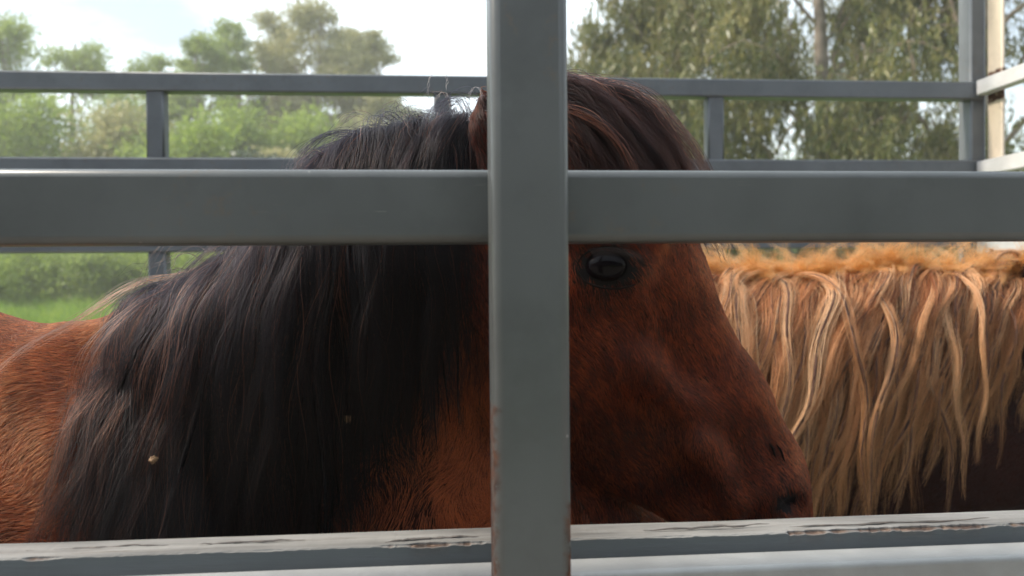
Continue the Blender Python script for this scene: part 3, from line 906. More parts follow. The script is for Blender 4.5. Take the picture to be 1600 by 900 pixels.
hs.parent = mane1; hs.matrix_parent_inverse = Matrix.Translation(horse1.location).inverted() if False else Matrix.Identity(4)
# loose single hairs
n_ = 26
rl, tl = crest_roots(f1, crest, n_, 0.03)
dl = np.stack([rng.normal(-0.2, .5, n_), rng.normal(-0.4, .4, n_), rng.uniform(0.2, 0.6, n_)], 1)
Gl = fall_sw(f1, rl, dl, rng.uniform(0.08, 0.24, n_), 18, 0.24, 0.10, 1.6, rng.normal(-.1, .25, n_), rng.uniform(0.02, 0.05, n_))
Sl = clump(f1, Gl, 6, 0.004, 1.2, 0.003, 0.006)
ob = strands_obj('loose_mane_hair', Sl, taper(len(Sl), 18, 0.00020, 0.3), rng.uniform(0.3, 1, len(Sl)), m_black, horse1)
# ---- forelock
NF = 420
rf = np.array([at(px, py, Y) for px, py, Y in zip(rng.uniform(775, 900, NF), rng.uniform(150, 185, NF), HY + rng.uniform(-0.050, 0.05, NF))])
rf[:, 2] += 0.03
for _ in range(12): rf[:, 2] -= np.clip(f1.sample(rf), -0.02, 0.02)
rf = f1.push(rf, -0.002, 3, False)
df = np.stack([rng.normal(1.0, .1, NF), rng.normal(-0.12, .14, NF), rng.normal(0.35, .15, NF)], 1)
GF = fall_sw(f1, rf, df, rng.uniform(0.12, 0.27, NF), 16, 0.17, 0.09, 1.6, rng.normal(0.22, .12, NF), rng.uniform(0.003, 0.014, NF), swy=-0.01)
SF = clump(f1, GF, 40, 0.007, 0.30, 0.003, 0.004, lenvar=0.45)
fl_ = strands_obj('forelock', SF, taper(len(SF), 16, 0.00028, 0.25), np.clip(np.repeat(rng.uniform(0, 1, NF) ** 2 * .95, 40) + rng.normal(0, .18, len(SF)), 0, 1), m_fore, horse1)
# ---- coat
RED = (at(690, 760, 0.85), 0.17)  # centre and reach of the chest light put into the fur tint
to_cam = lambda c: nrm(np.array(CAM) - c)
def vis(c, nn): return ((nn * to_cam(c)).sum(1) > -0.35).astype(float)
axis_d = nrm(at(1200, 800, HY) - at(840, 180, HY))
hx0 = at(700, 400, 0.95)[0]
def is_head(c):
    j0 = at(760, 640, HY)
    t = ((c - at(840, 180, HY)) @ axis_d)
    perp = (c - at(840, 180, HY)) - t[:, None] * axis_d
    side = perp @ nrm(np.array([-axis_d[2], 0, axis_d[0]]))
    ear = (c[:, 0] > at(700, 200, 0.9)[0]) & (c[:, 2] > at(700, 330, HY)[2])
    return ear | ((c[:, 0] > at(700, 300, HY)[0]) & (c[:, 1] < 1.02) & (np.abs(side) < 0.19) & (t > -0.02))
def flow1(p):
    body = np.array([-1.0, 0, -0.35]); neck = np.array([-0.35, 0, -1.0]); a = axis_d
    t = np.clip((p[:, 0] - (-0.55)) / 0.5, 0, 1)[:, None]
    v = body * (1 - t) + neck * t
    h_ = is_head(p)[:, None]
    return nrm(np.where(h_, a[None], v))
def keepb(c, nn): return vis(c, nn) * (c[:, 2] > 1.76) * (c[:, 0] > -0.72) * (c[:, 0] < 0.5) * (~is_head(c)) * np.where((c[:, 0] > -0.36) & (c[:, 0] < -0.02), 0.25, 1.0) * (c[:, 1] < 1.2)
def keeph(c, nn):
    k_ = vis(c, nn) * is_head(c) * (c[:, 2] > 1.78)
    de = np.linalg.norm((c - eye_s) * np.array([1, 1, 1.5]), axis=1)
    return k_ * np.clip((de - 0.028) / 0.028, 0, 1) * (np.linalg.norm(c - nos_s, axis=1) > 0.016)
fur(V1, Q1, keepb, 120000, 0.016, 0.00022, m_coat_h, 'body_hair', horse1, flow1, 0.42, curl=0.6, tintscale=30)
fur(V1, Q1, keeph, 130000, lambda p: np.where(p[:, 2] > at(1000, 640, HY)[2], 0.0085, 0.0065), 0.00016, m_face_h, 'face_hair', horse1, flow1, 0.26, tintscale=40)
# eyelashes, muzzle whiskers
el = np.array([at(px, 386 + 0.004 * (px - 950) ** 2, eye_s[1] - 0.003) for px in np.linspace(918, 990, 26)])
Pe = np.stack([el + np.array([0.10 * (i / 5) * 0.05, -0.018 * i / 5, -0.010 * (i / 5) ** 2])[None] for i in range(6)], 1)
strands_obj('eyelashes', Pe, taper(len(Pe), 6, 0.00022, 0.2), np.full(len(Pe), 0.3), m_black, horse1)
wr = np.array([ray_hit(f1, px, py) for px, py in zip(rng.uniform(1150, 1262, 26), rng.uniform(735, 800, 26))])
dw = nrm(np.stack([rng.uniform(0.2, 1, 26), rng.uniform(-1, -.2, 26), rng.uniform(-.8, 0.1, 26)], 1))
Pw = np.stack([wr + dw * 0.03 * (i / 5) - np.array([0, 0, .008]) * (i / 5) ** 2 for i in range(6)], 1)
strands_obj('whiskers', Pw, taper(26, 6, 0.00014, 0.2), np.full(26, 0.9), m_black, horse1)
# wisps of pale hair that stand up behind the ear
ws = []
for cx_, cy_, sx, sy_, n2 in ((684, 128, 15, 30, 2), (690, 160, 12, 24, 3), (742, 150, 10, 22, 5)):
    for q in range(n2):
        a = np.linspace(-0.5, 3.9, 18) + rng.normal(0, .1)
        ws.append([at(cx_ + rng.normal(0, 1.2) + sx * math.cos(t_) * (1 + rng.normal(0, .02)), cy_ - sy_ * math.sin(t_) * 0.95 + 18 * (t_ / 4), 0.95) for t_ in a])
ws = np.array(ws)
strands_obj('stray_hair', ws, np.full(ws.shape[:2], 0.00016), np.full(len(ws), 1.0), mat_hair('pale_hair', [(0, (0.25, 0.18, 0.17)), (1, (0.16, 0.10, 0.09))]), horse1)
# two old scars on the nose
for (pa, pb) in (((1198, 690), (1214, 716)), ((1210, 692), (1228, 722))):
    t_ = np.linspace(0, 1, 8); P_ = np.array([ray_hit(f1, pa[0] + (pb[0] - pa[0]) * a + 2 * math.sin(5 * a), pa[1] + (pb[1] - pa[1]) * a) for a in t_])
    P_[:, 1] -= 0.0022
    Vb, Fb = tubes(P_[None], (0.0013 * np.sin(np.pi * t_) ** 0.7 + 1e-4)[None], 6)
    mesh_np('scar', Vb, Fb, m_lid, horse1)
# tail
tb = np.array((wx - 1.06, 1.05, wz - 0.22))
Gt = fall_sw(f1, tb + rng.normal(0, .012, (60, 3)), np.stack([np.full(60, -1.0), rng.normal(0, .2, 60), np.full(60, 0.1)], 1), rng.uniform(.6, .8, 60), 16, 0.3, 0.03, 1.0, rng.normal(0, .05, 60), rng.uniform(.01, .04, 60), 0)
Vt, Ft = tubes(Gt, np.repeat((0.009 * np.sin(np.pi * (0.15 + 0.83 * np.linspace(0, 1, 16))))[None], 60, 0), 6)
mesh_np('tail', Vt, Ft, m_under, horse1)['kind'] = 'stuff'

# ------------------------------------------------------------------ far horse
f2 = Field((-0.75, 1.36, 0.83), (1.78, 2.06, 2.30), 0.010)
Y2 = 1.68; Z2 = at(1300, 436, Y2)[2]
horse_body(f2, 0.44, Y2 + 0.02, Z2 - 0.03, BED, 0.95)
f2.cone((0.40, Y2, Z2 - 0.05), (0.55, Y2, Z2 - 0.06), 0.05, 0.05, 0.8, 0.05)
f2.cone((0.46, Y2, Z2 - 0.26), (1.02, Y2, Z2 - 0.19), 0.26, 0.185, 0.55, 0.05)
f2.cone((1.00, Y2, Z2 - 0.19), (1.30, Y2, Z2 - 0.13), 0.185, 0.125, 0.58, 0.05)
f2.cone((0.55, Y2, Z2 - 0.40), (1.05, Y2, Z2 - 0.40), 0.26, 0.20, 0.60, 0.05)
f2.cone((1.05, Y2, Z2 - 0.40), (1.36, Y2, Z2 - 0.36), 0.21, 0.18, 0.6, 0.05)
# its head hangs down beyond the picture's edge
f2.cone((1.32, Y2, Z2 - 0.12), (1.40, Y2, Z2 - 0.20), 0.10, 0.12, 0.75, 0.03)
f2.ell((1.36, Y2, Z2 - 0.30), (0.125, 0.075, 0.14), 0.035)
f2.cone((1.42, Y2, Z2 - 0.24), (1.53, Y2, Z2 - 0.48), 0.10, 0.075, 0.65, 0.03)
f2.cone((1.53, Y2, Z2 - 0.48), (1.56, Y2, Z2 - 0.58), 0.072, 0.066, 0.8, 0.03)
f2.cone((1.36, Y2, Z2 - 0.38), (1.48, Y2, Z2 - 0.58), 0.07, 0.04, 0.6, 0.03)
for sy in (-1, 1):
    f2.cone((1.30, Y2 + sy * 0.05, Z2 - 0.05), (1.29, Y2 + sy * 0.065, Z2 + 0.07), 0.03, 0.008, 0.8, 0.02)
    f2.ell((1.43, Y2 + sy * 0.072, Z2 - 0.21), (0.035, 0.025, 0.028), 0.02)
V2, Q2 = f2.mesh(); V2 = relax(V2, Q2, 2, 0.5)
m_coat2 = coat_mat('chestnut_coat', (0.020, 0.004, 0.002), (0.035, 0.007, 0.003), (0.055, 0.011, 0.004))
horse2 = empty('horse', 'chestnut horse with a wavy flaxen mane, standing behind the bay horse', 'horse', (0.44, Y2, BED))
mesh_np('body', V2, Q2, m_coat2, horse2)
for sy in (-1, 1):
    sphere((1.435, Y2 + sy * 0.086, Z2 - 0.212), 0.02, m_eye, 'eye', horse2, 24)
m_flax = mat_hair('flaxen_mane', [(0.0, (0.10, 0.025, 0.009)), (0.3, (0.38, 0.125, 0.045)), (0.7, (0.72, 0.34, 0.145)), (1.0, (0.88, 0.56, 0.32))], rough=0.28, rrough=0.35, tip=(0.66, 0.33, 0.13), ior=1.30, diff=0.65)
m_tuft = mat_hair('orange_crest_hair', [(0.0, (0.45, 0.15, 0.03)), (0.6, (0.78, 0.34, 0.085)), (1.0, (0.92, 0.56, 0.22))], rough=0.35)
m_under2 = mat_simple('flaxen_underlayer', (0.06, 0.020, 0.009), (0.12, 0.045, 0.02), 40, 0.7, 0.4)
crest2 = [(0.20, Y2, Z2), (0.60, Y2, Z2), (1.0, Y2, Z2), (1.36, Y2, Z2)]
NG2 = 700
r2, t2 = crest_roots(f2, crest2, NG2, 0.025)
x_ = r2[:, 0]
ln2 = np.interp(x_, [0.2, 0.9, 1.05, 1.2, 1.4], [0.70, 0.70, 0.62, 0.47, 0.36]) * rng.uniform(0.66, 1.06, NG2)
d2 = np.stack([rng.normal(-0.55, .35, NG2), rng.normal(-0.95, .1, NG2), rng.normal(0.35, .2, NG2)], 1)
G2 = fall_sw(f2, r2, d2, ln2, 22, 0.24, 0.14, 2.6, rng.normal(-0.36, .13, NG2), rng.uniform(0.004, 0.038, NG2), swy=-0.03)
Vm, Fm = tubes(f2.push(G2[::2], 0.001, 3), np.repeat((0.0035 * np.sin(np.pi * (0.12 + 0.86 * np.linspace(0, 1, 22))) ** 0.7)[None], len(G2[::2]), 0), 6)
mane2 = mesh_np('mane', Vm, Fm, m_under2, horse2); mane2['kind'] = 'stuff'; mane2['label'] = 'wavy flaxen mane hanging in separate locks'
S2 = clump(f2, G2, 46, rng.uniform(0.004, 0.013, NG2), 0.36, 0.0040, 0.005, tang=np.tile(np.array([1.0, 0, 0.1]), (NG2, 1)), lenvar=0.35)
tn = np.clip(np.repeat(rng.uniform(0.0, 1.0, NG2), 46) + rng.normal(0, .16, len(S2)), 0, 1)
h2 = strands_obj('mane_hair', S2, taper(len(S2), 22, 0.00027, 0.3), tn, m_flax, horse2)
# upright tufts on the crest
NT = 800
rt, tt = crest_roots(f2, crest2, NT, 0.015)
dt = np.stack([rng.normal(-0.35, .45, NT), rng.normal(-0.45, .45, NT), rng.uniform(0.5, 1.4, NT)], 1)
Gt2 = fall_sw(f2, rt, dt, rng.uniform(0.04, 0.155, NT), 10, 0.10, 0.14, 0.8, rng.normal(-.3, .2, NT), np.full(NT, 0.002))
St2 = clump(f2, Gt2, 32, 0.009, 0.5, 0.003, 0.001, lenvar=0.7)
strands_obj('crest_hair', St2, taper(len(St2), 10, 0.00023, 0.25), np.clip(rng.normal(.5, .25, len(St2)), 0, 1), m_tuft, horse2)
m_coat2_h = mat_hair('chestnut_body_hair', [(0.0, (0.010, 0.0018, 0.001)), (1.0, (0.06, 0.009, 0.003))], rough=0.4, ior=1.22)
fur(V2, Q2, lambda c, nn: vis(c, nn) * (c[:, 0] > 0.3) * (c[:, 0] < 1.45) * (c[:, 2] > 1.6), 50000, 0.015, 0.0003, m_coat2_h, 'body_hair', horse2, lambda p: np.tile(np.array([-0.9, 0, -0.5]), (len(p), 1)), 0.3)

# ------------------------------------------------------------------ bits caught in the black mane
m_seed = mat_simple('dry_straw', (0.16, 0.09, 0.045), (0.30, 0.18, 0.09), 60, 0.7)
for (px, py, sc_, lab) in ((238, 746, 1.0, 'dry straw coloured seed head caught in the lower left of the black mane'), (555, 655, 1.2, 'round brown burr caught in the middle of the black mane')):
    sc_ *= 0.8
    p = ray_hit(f1, px, py); n0 = f1.grad(p[None])[0]; p = p + n0 / np.linalg.norm(n0) * 0.050
    sp = []
    for q in range(26):
        d = nrm(rng.normal(0, 1, 3)); sp.append([p + d * 0.003 * sc_, p + d * 0.005 * sc_ + rng.normal(0, .0004, 3), p + d * 0.0058 * sc_ + rng.normal(0, .0008, 3)])
    Vb, Fb = tubes(np.array(sp), np.tile(np.array([[0.0011, 0.0008, 0.0002]]) * sc_, (26, 1)), 5)
    t_ = np.linspace(0, np.pi, 9); core = np.array([p + np.array((0, 0, -math.cos(a)) ) * 0.0042 * sc_ for a in t_])
    Vc, Fc_ = tubes(core[None], (np.sin(t_) * 0.0042 * sc_ + 1e-4)[None], 10)
    o = mesh_np('seed_burr', np.r_[Vb, Vc], np.r_[Fb, Fc_ + len(Vb)], m_seed)
    o['label'] = lab; o['category'] = 'burr'
# ================================================================== GROUND AND TREES
def gz(x, y):
    d = np.sqrt(x * x + y * y); t = np.clip((d - 5) / 33, 0, 1); t = t * t * (3 - 2 * t)
    return 1.45 * t * np.clip(y / 12, 0, 1) + 0.06 * np.sin(x * 0.35) * np.sin(y * 0.27) * t + np.clip(d - 60, 0, None) * 0.01 * np.clip(y / 12, 0, 1)
g1 = np.r_[-400, -300, -220, np.linspace(-150, 150, 121), 220, 300, 400]
X, Yg = np.meshgrid(g1, g1, indexing='ij')
Z = gz(X, Yg); nn_ = len(g1)
V = np.stack([X, Yg, Z], -1).reshape(-1, 3)
i = np.arange(nn_ - 1)[:, None] * nn_ + np.arange(nn_ - 1)[None]
Fq = np.stack([i, i + nn_, i + nn_ + 1, i + 1], -1).reshape(-1, 4)
m_ground = mat_simple('field_grass', (0.07, 0.15, 0.02), (0.13, 0.25, 0.04), 0.6, 0.9, 0.5, 0.05)
o = mesh_np('ground', V, Fq, m_ground); o['kind'] = 'structure'; o['label'] = 'green grassy ground rising to the trees'

# unseen bare dirt strip, added to cut green bounce onto the metal
tx = np.linspace(-60, 60, 61); ty = np.linspace(-7, 4.2, 9)
TX, TY = np.meshgrid(tx, ty, indexing='ij')
TYw = TY + 0.5 * np.sin(TX * 0.23)
Vt2 = np.stack([TX, TYw, gz(TX, TYw) + 0.012], -1).reshape(-1, 3)
i = np.arange(60)[:, None] * 9 + np.arange(8)[None]
m_track = mat_simple('dirt_track', (0.16, 0.125, 0.10), (0.28, 0.235, 0.19), 1.2, 0.95, 0.5, 0.03)
o = mesh_np('track', Vt2, np.stack([i, i + 9, i + 10, i + 1], -1).reshape(-1, 4), m_track); o['kind'] = 'structure'
m_bark = mat_simple('bark', (0.11, 0.085, 0.065), (0.26, 0.22, 0.18), 5, 0.85, 0.6, 0.03)
m_twig = mat_simple('twig', (0.14, 0.10, 0.07), (0.30, 0.23, 0.17), 5, 0.8, 0.4)
LEAF = {
    'pine': mat_leaf('pine_needles', (0.14, 0.20, 0.05), (0.22, 0.29, 0.07), (0.32, 0.38, 0.10), trans=0.55),
    'green': mat_leaf('green_bush_leaves', (0.13, 0.19, 0.035), (0.22, 0.31, 0.05), (0.33, 0.40, 0.07), trans=0.5),
    'gum': mat_leaf('pale_gum_leaves', (0.22, 0.23, 0.10), (0.32, 0.31, 0.14), (0.40, 0.36, 0.17), trans=0.5),
    'olive': mat_leaf('drooping_gum_leaves', (0.040, 0.070, 0.022), (0.11, 0.13, 0.04), (0.36, 0.31, 0.12), rough=0.40, trans=0.42),
    'dark': mat_leaf('dark_bush_leaves', (0.015, 0.025, 0.012), (0.03, 0.05, 0.02), (0.06, 0.085, 0.03), trans=0.2),
    'dry': mat_leaf('dry_leaves', (0.10, 0.07, 0.04), (0.17, 0.12, 0.065), (0.25, 0.19, 0.11), trans=0.3),
}


def leaf_quads(c, d, L, W, r):
    """rhombic leaves: centre, direction, length, width"""
    n_ = len(c); d = nrm(d); s = nrm(np.cross(d, r.normal(0, 1, (n_, 3))))
    L = L[:, None]; W = W[:, None]
    V = np.stack([c - d * L / 2, c + s * W / 2 - d * L * 0.1, c + d * L / 2, c - s * W / 2 - d * L * 0.1], 1).reshape(-1, 3)
    return V, np.arange(n_ * 4).reshape(-1, 4)


def limb(a, b, r0, r1, r, k=7, sag=0.08):
    t = np.linspace(0, 1, k)[:, None]; L = np.linalg.norm(b - a)
    p = a * (1 - t) + b * t + np.sin(np.pi * t) * r.normal(0, sag * L, 3)
    p[:, 2] += (np.sin(np.pi * t[:, 0]) * L * 0.10)
    p[1:-1] += r.normal(0, 0.02 * L, (k - 2, 3))
    return p, (r0 + (r1 - r0) * t[:, 0])


def tree(name, cat, label, group, px, ytop, halfw, D, kind, mat, nclump=90, per=80, leaf=(0.2, 0.06), base_frac=0.3, shape='dome', droop=0.0, seed=0, lean=0.0, trunk_r=None, csize=None, twigs=0, name_trunk='trunk'):
    r = np.random.default_rng(seed)
    b = at(px, 436, D); bx = b[0]; base = np.array((bx, D, float(gz(np.array(bx), np.array(D))) - 0.05))
    top = at(px, ytop, D)[2]; H = top - base[2]; W = halfw * D / F_PX
    e = empty(name, label, cat, base, group)
    z0 = H * base_frac; hc = H - z0
    tr = trunk_r or 0.016 * H + 0.05
    # lobes of the crown
    nl = {'dome': 17, 'cone': 18, 'loose': 26, 'bush': 9, 'flat': 7, 'curtain': 22}[shape]
    lobes = []
    for q in range(nl):
        u = (q + 0.5) / nl; a = q * 2.4 + r.normal(0, .8)
        if shape == 'cone': z = z0 + hc * (u * 0.97); rad = W * (1.08 - u) * r.uniform(.4, .9); lr = max(W * 0.62 * (1.15 - u), 0.40) * r.uniform(.7, 1.2)
        elif shape == 'flat': z = z0 + hc * r.uniform(0.35, 0.8); rad = W * 0.55; lr = W * 0.42
        elif shape == 'bush': z = z0 + hc * r.uniform(0.15, 0.85); rad = W * 0.5; lr = W * 0.62
        elif shape == 'curtain': z = z0 + hc * u; rad = W * r.uniform(0.3, 0.95); lr = W * 0.26
        else: z = z0 + hc * (0.12 + 0.80 * u); rad = W * 0.72 * math.sin(math.pi * min(0.96, 0.22 + 0.72 * u)) * r.uniform(.7, 1.1); lr = W * (0.34 if shape == 'dome' else 0.25) * r.uniform(.7, 1.3)
        lobes.append((np.array((rad * math.cos(a), rad * math.sin(a) * 0.9, z)), lr))
    # wood
    paths = []; rads = []
    tp = np.array((lean * H, 0, z0 + hc * (0.85 if shape != 'bush' else 0.5)))
    k = 9; t = np.linspace(0, 1, k)[:, None]
    ph = r.uniform(0, 6, 2)
    trunk = np.zeros((k, 3)) + t * tp + np.concatenate([np.sin(t * 4 + ph[0]) - np.sin(ph[0]), np.sin(t * 3.3 + ph[1]) - np.sin(ph[1]), 0 * t], 1) * H * 0.012
    Vt_, Ft_ = tubes(trunk[None], (tr * (1 - 0.8 * t[:, 0]) + tr * 0.5 * np.exp(-t[:, 0] * 14))[None], 9)
    tro = mesh_np('trunk', Vt_, Ft_, m_bark); tro.parent = e
    for c, lr in lobes:
        u = np.clip((c[2] / tp[2]) - 0.25, 0.08, 0.95); s_ = along(trunk, np.array([u]))[0]
        p, rd = limb(s_, c + r.normal(0, lr * .2, 3), tr * 0.35 * (1.1 - u), tr * 0.07, r); paths.append(p); rads.append(rd)
        for q in range(4):
            s2 = p[r.integers(3, 7)]; v = r.normal(0, 1, 3); v[2] = v[2] * 0.5 + (0.3 if droop == 0 else -0.2)
            p2, rd2 = limb(s2, c + nrm(v) * lr * r.uniform(.6, 1.15), tr * 0.08, tr * 0.02, r); paths.append(p2); rads.append(rd2)
    for q in range(twigs):
        c, lr = lobes[r.integers(0, nl)]; s2 = c + r.normal(0, lr * .5, 3); v = r.normal(0, 1, 3); v[2] -= 0.5
        p2, rd2 = limb(s2, s2 + nrm(v) * lr * r.uniform(.5, 1.4), tr * 0.045, tr * 0.015, r, sag=0.15); paths.append(p2); rads.append(rd2)
    Vl_, Fl_ = tubes(np.array(paths), np.array(rads), 5)
    lo = mesh_np('limbs', Vl_, Fl_, m_twig); lo.parent = e
    # leaf clumps
    lob = r.integers(0, nl, nclump); cc = np.array([lobes[q][0] for q in lob]); lr_ = np.array([lobes[q][1] for q in lob])
    v = nrm(r.normal(0, 1, (nclump, 3))); cc = cc + v * lr_[:, None] * (r.uniform(0.1, 1, (nclump, 1)) ** 0.45) * np.array([1, 1, 1.5 if shape == 'cone' else 0.75])
    cs = (csize or 0.5) * lr_ * r.uniform(.6, 1.3, nclump)
    cnt = nclump * per
    C_ = np.repeat(cc, per, 0); Sz = np.repeat(cs, per)[:, None]
    off_ = r.normal(0, 1, (cnt, 3)) * Sz * np.array([1, 1, 0.55 if droop == 0 else 0.9])
    if droop:
        # leaves hang in strings below each clump
        ns = per // 12 + 1; sid = r.integers(0, ns, cnt); so = r.normal(0, 1, (nclump * ns, 3)) * np.repeat(cs, ns)[:, None]
        key = np.repeat(np.arange(nclump), per) * ns + sid
        tt_ = r.uniform(0, 1, (cnt, 1)); Ls = r.uniform(0.3, 1.0, nclump * ns)[key][:, None] * droop
        drift = r.normal(0, .22, (nclump * ns, 3))[key]
        off_ = so[key] + np.array([0, 0, -1.0]) * tt_ * Ls + drift * tt_ * Ls + r.normal(0, 0.035, (cnt, 3))
        dd = nrm(np.array([0, 0, -1.0]) + r.normal(0, .42, (cnt, 3)))
    else:
        dd = nrm(r.normal(0, 1, (cnt, 3)) + nrm(off_) * 0.8 + np.array([0, 0, 0.25]))
    c = C_ + off_
    Lf = leaf[0] * r.uniform(.6, 1.3, cnt); Wf = leaf[1] * r.uniform(.6, 1.3, cnt)
    V_, F__ = leaf_quads(c, dd, Lf, Wf, r)
    cr = mesh_np('crown', V_, F__, mat, smooth=False); cr.parent = e; cr['kind'] = 'stuff'
    return e

GL = 'trees beyond the truck on the left'
tree('pine_tree', 'tree', 'dark pine at the far left edge, rising above the top rail', GL, 5, 14, 70, 42, 'pine', LEAF['pine'], 190, 80, (0.34, 0.10), 0.25, 'dome', seed=1)
tree('pine_tree', 'tree', 'small flat topped pine with a bare trunk, standing alone against the sky at left', GL, 122, 46, 46, 46, 'pine', LEAF['pine'], 70, 75, (0.34, 0.10), 0.68, 'flat', seed=2)
tree('pine_tree', 'tree', 'short dark pine tip just right of the left upright of the far rails', GL, 247, 58, 55, 44, 'pine', LEAF['pine'], 130, 75, (0.30, 0.10), 0.12, 'dome', seed=3)
tree('pine_tree', 'tree', 'pointed green pine in the middle of the left tree line', GL, 318, 26, 66, 43, 'pine', LEAF['pine'], 200, 75, (0.30, 0.10), 0.12, 'loose', seed=4)
tree('pine_tree', 'tree', 'tallest pointed pine beside the pale gum tree', GL, 368, 10, 60, 45, 'pine', LEAF['pine'], 200, 75, (0.30, 0.10), 0.12, 'loose', seed=5)
tree('gum_tree', 'tree', 'slender pale green gum tree behind the pointed pines', GL, 425, 46, 55, 46, 'gum', LEAF['gum'], 120, 70, (0.34, 0.10), 0.25, 'loose', seed=6)
tree('gum_tree', 'tree', 'tallest pale yellow green gum tree with airy crown', GL, 500, -14, 85, 47, 'gum', LEAF['gum'], 230, 80, (0.34, 0.10), 0.30, 'loose', seed=7, csize=0.6)
tree('gum_tree', 'tree', 'lower yellowish gum tree at the right end of the left tree line', GL, 590, 34, 56, 46, 'gum', LEAF['gum'], 140, 75, (0.34, 0.10), 0.35, 'loose', seed=8, csize=0.6)
tree('gum_tree', 'tree', 'tall airy gum tree just left of the tallest gum', GL, 432, 4, 62, 49, 'gum', LEAF['gum'], 200, 75, (0.30, 0.10), 0.25, 'loose', seed=151)
tree('gum_tree', 'tree', 'airy gum tree between the tallest gum and the yellowish gum', GL, 552, 22, 56, 50, 'gum', LEAF['gum'], 180, 75, (0.30, 0.10), 0.25, 'loose', seed=152)
GB = 'bushes below the tree line on the left'
bl = [(-30, 150, 80, 36, 'pine', 'dull green bush at the far left edge of the field'), (70, 150, 75, 37, 'green', 'broad green bush left of the far upright'), (165, 158, 70, 36, 'gum', 'olive brown bush left of the far upright'),
      (235, 170, 60, 35, 'pine', 'dull green bush behind the left far upright'), (300, 168, 55, 33, 'green', 'bright green bush just right of the left far upright'), (350, 140, 60, 38, 'green', 'tall green bush under the pointed pines'),
      (405, 190, 55, 34, 'gum', 'brownish bush under the pale gum trees'), (410, 213, 40, 31, 'dark', 'low dark bush showing just above the middle far rail'), (455, 145, 60, 39, 'green', 'green bush below the tallest gum tree'),
      (530, 160, 60, 39, 'gum', 'pale olive bush left of the horse\'s black mane'), (600, 165, 60, 40, 'gum', 'pale bush behind the crest of the black mane'), (665, 205, 55, 40, 'gum', 'low pale bush behind the ear of the bay horse'), (740, 215, 60, 38, 'green', 'green bush behind the grey centre post')]
for q, (px, yt, hw, D, kd, lab) in enumerate(bl):
    tree('bush', 'bush', lab, GB, px, yt, hw, D, kd, LEAF[kd], 150, 90, (0.30, 0.13), 0.02, 'bush', seed=20 + q)
for q, (px, yt, hw, D, kd, lab) in enumerate(((-60, 95, 90, 48, 'green', 'broad green tree at the far left behind the dark pine'), (200, 118, 80, 50, 'green', 'rounded green tree behind the bare trunked pine'), (285, 100, 70, 48, 'green', 'bushy green tree left of the pointed pines'),
        (455, 96, 70, 50, 'gum', 'pale bushy gum tree filling the gap under the tallest gum'), (545, 96, 75, 49, 'gum', 'pale bushy gum tree below the yellowish gum'), (630, 150, 60, 48, 'gum', 'thin pale gum tree left of the wispy hair'))):
    tree('gum_tree' if kd == 'gum' else 'broadleaf_tree', 'tree', lab, GL, px, yt, hw, D, kd, LEAF[kd], 170, 80, (0.34, 0.11), 0.10, 'dome', seed=90 + q, csize=0.6)
for q, (px, yt, hw, D, kd, lab) in enumerate(((-20, 392, 50, 27, 'green', 'low bright shrub in the grass at the left edge, seen under the lowest far rail'), (60, 386, 55, 28, 'green', 'low yellow green shrub in the grass left of the foot of the far upright'), (150, 400, 45, 27, 'pine', 'low dull green shrub in the grass left of the foot of the far upright'),
        (205, 384, 50, 28.5, 'green', 'low bright shrub beside the foot of the far upright'), (300, 388, 60, 28, 'green', 'low yellow green shrub just above the black mane'))):
    tree('shrub', 'shrub', lab, 'low shrubs in the grass on the left', px, yt, hw, D, kd, LEAF[kd], 110, 80, (0.16, 0.07), 0.02, 'bush', seed=130 + q)
# undergrowth along the foot of the trees
r = np.random.default_rng(5)
def wedge(n_, p0, p1, d0, d1):
    px = r.uniform(p0, p1, n_); D = r.uniform(d0, d1, n_)
    x = D * np.tan(np.arctan((px - 800) / F_PX) + YAW)
    return x, D, gz(x, D)
n_ = 150; x, D, z = wedge(n_, -250, 560, 27, 40)
c = np.repeat(np.stack([x, D, z], 1), 110, 0); hh = np.repeat(r.uniform(0.3, 1.5, n_), 110)
c = c + r.normal(0, 1, c.shape) * np.array([0.7, 0.5, 0]); c[:, 2] += r.uniform(0, 1, len(c)) * hh
V_, F__ = leaf_quads(c, r.normal(0, 1, c.shape) + np.array([0, 0, .8]), r.uniform(.15, .3, len(c)), r.uniform(.04, .09, len(c)), r)
o = mesh_np('undergrowth', V_, F__, LEAF['green'], smooth=False); o['kind'] = 'stuff'; o['label'] = 'low green undergrowth along the foot of the left trees'
n_ = 90000; x, D, z = wedge(n_, -350, 700, 10, 42)
tu = np.sin(x * 2.1 + 2 * np.sin(D * 1.3)) + np.sin(D * 2.7 + x)
c = np.stack([x, D, z + 0.08 + 0.04 * tu], 1)
V_, F__ = leaf_quads(c, r.normal(0, .35, c.shape) + np.array([0, 0, 1.0]), r.uniform(.2, .75, n_) * (1 + .35 * tu), r.uniform(.025, .07, n_), r)
m_grass = mat_leaf('grass_blades', (0.08, 0.17, 0.02), (0.18, 0.30, 0.03), (0.32, 0.40, 0.07), trans=0.45)
o = mesh_np('grass', V_, F__, m_grass, smooth=False); o['kind'] = 'stuff'; o['label'] = 'bright green grass in the field behind the truck'
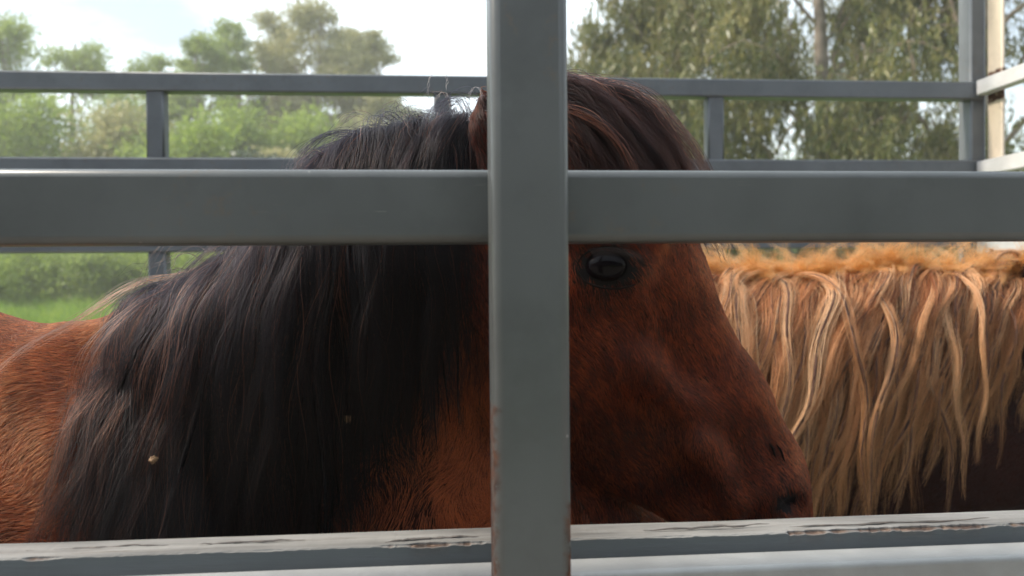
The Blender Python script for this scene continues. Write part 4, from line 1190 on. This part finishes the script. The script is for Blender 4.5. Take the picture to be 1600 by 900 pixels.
# far wood that closes the horizon
n_ = 26000; px = r.uniform(-1400, 3200, n_); a = np.arctan((px - 800) / F_PX); D = r.uniform(70, 85, n_)
c = np.stack([np.sin(a + YAW) * D * 1.2, np.cos(a + YAW) * D * 1.2, 0 * D], 1)
hmax = 5.0 + 1.6 * np.sin(px * 0.02) + 1.2 * np.sin(px * 0.053 + 1); c[:, 2] = gz(c[:, 0], c[:, 1]) + r.uniform(0, 1, n_) * hmax
V_, F__ = leaf_quads(c, r.normal(0, 1, c.shape), r.uniform(.7, 1.3, n_), r.uniform(.4, .8, n_), r)
o = mesh_np('far_wood', V_, F__, LEAF['pine'], smooth=False); o['kind'] = 'stuff'; o['label'] = 'far wood along the horizon'

GR = 'drooping gum trees on the right'
def gum(label, px, yt, hw, D, ncl, per, base, seed, lean, tr, mat='olive'):
    return tree('gum_tree', 'tree', label, GR, px, yt, hw, D, 'olive', LEAF[mat], ncl, per, (0.19, 0.042), base, 'curtain', droop=0.9, seed=seed, lean=lean, trunk_r=tr, csize=0.30, twigs=150)
gum('drooping gum tree with thin crown right of the centre post', 1050, -60, 190, 15.0, 230, 150, 0.16, 41, 0.02, 0.16)
gum('sparse twiggy gum tree against the white sky right beside the centre post', 950, -30, 120, 17.0, 60, 110, 0.12, 47, 0.0, 0.12)
gum('dense drooping gum tree over the middle of the far rails', 1290, -330, 300, 13.5, 400, 160, 0.10, 42, -0.03, 0.24)
gum('large gum tree behind the grey corner post', 1560, -330, 280, 13.0, 370, 160, 0.08, 43, -0.04, 0.28)
gum('distant olive gum tree behind the drooping crowns', 1200, -80, 330, 21.0, 260, 140, 0.05, 44, 0.0, 0.24)
gum('gum tree beyond the right hand end of the truck', 1800, -300, 260, 16.0, 220, 130, 0.08, 45, 0.0, 0.25)
for q, (px, yt, hw, D) in enumerate(((1010, 262, 120, 18), (1180, 240, 150, 18.5), (1370, 250, 150, 18), (1560, 240, 140, 17.5))):
    tree('bush', 'bush', ['low olive bush behind the forelock of the bay horse', 'olive bush under the short upright of the far rails', 'dense green bush low behind the far rails on the right', 'green bush behind the foot of the grey corner post'][q],
         'bushes under the gum trees on the right', px, yt, hw, D, 'green', LEAF['green' if q % 2 else 'olive'], 130, 100, (0.14, 0.04), 0.02, 'bush', seed=60 + q)

# unseen wood, added behind the camera to cut the fill light
n_ = 70000; a = r.uniform(math.radians(95), math.radians(265), n_) ; D = r.uniform(15, 22, n_) + 1.5 * np.sin(a * 9)
hmax = 8.0 + 2.0 * np.sin(a * 7) + 1.5 * np.sin(a * 17 + 1)
c = np.stack([np.sin(a) * D, np.cos(a) * D, r.uniform(0, 1, n_) ** 0.8 * hmax], 1)
V_, F__ = leaf_quads(c, r.normal(0, 1, c.shape), r.uniform(.3, .7, n_), r.uniform(.15, .35, n_), r)
o = mesh_np('roadside_wood', V_, F__, mat_leaf('roadside_leaves', (0.020, 0.020, 0.017), (0.035, 0.035, 0.028), (0.06, 0.058, 0.045), trans=0.15), smooth=False); o['kind'] = 'stuff'; o['label'] = 'dense dark wood on the near side of the track'

# the milky air over the field
import bmesh
hm = bpy.data.meshes.new('haze'); bm = bmesh.new(); bmesh.ops.create_cube(bm, size=1.0); bm.to_mesh(hm); bm.free()
hz = bpy.data.objects.new('haze', hm); COL.objects.link(hz); hz.scale = (820, 820, 32); hz.location = (0, 0, 15); hz['kind'] = 'stuff'
hmat = bpy.data.materials.new('haze'); hmat.use_nodes = True; hn = hmat.node_tree; hn.nodes.clear()
ho = hn.nodes.new('ShaderNodeOutputMaterial'); hv = hn.nodes.new('ShaderNodeVolumePrincipled'); hv.inputs['Density'].default_value = 0.0028; hv.inputs['Color'].default_value = (1.0, 0.99, 0.94, 1)
hn.links.new(hv.outputs[0], ho.inputs['Volume']); hm.materials.append(hmat)
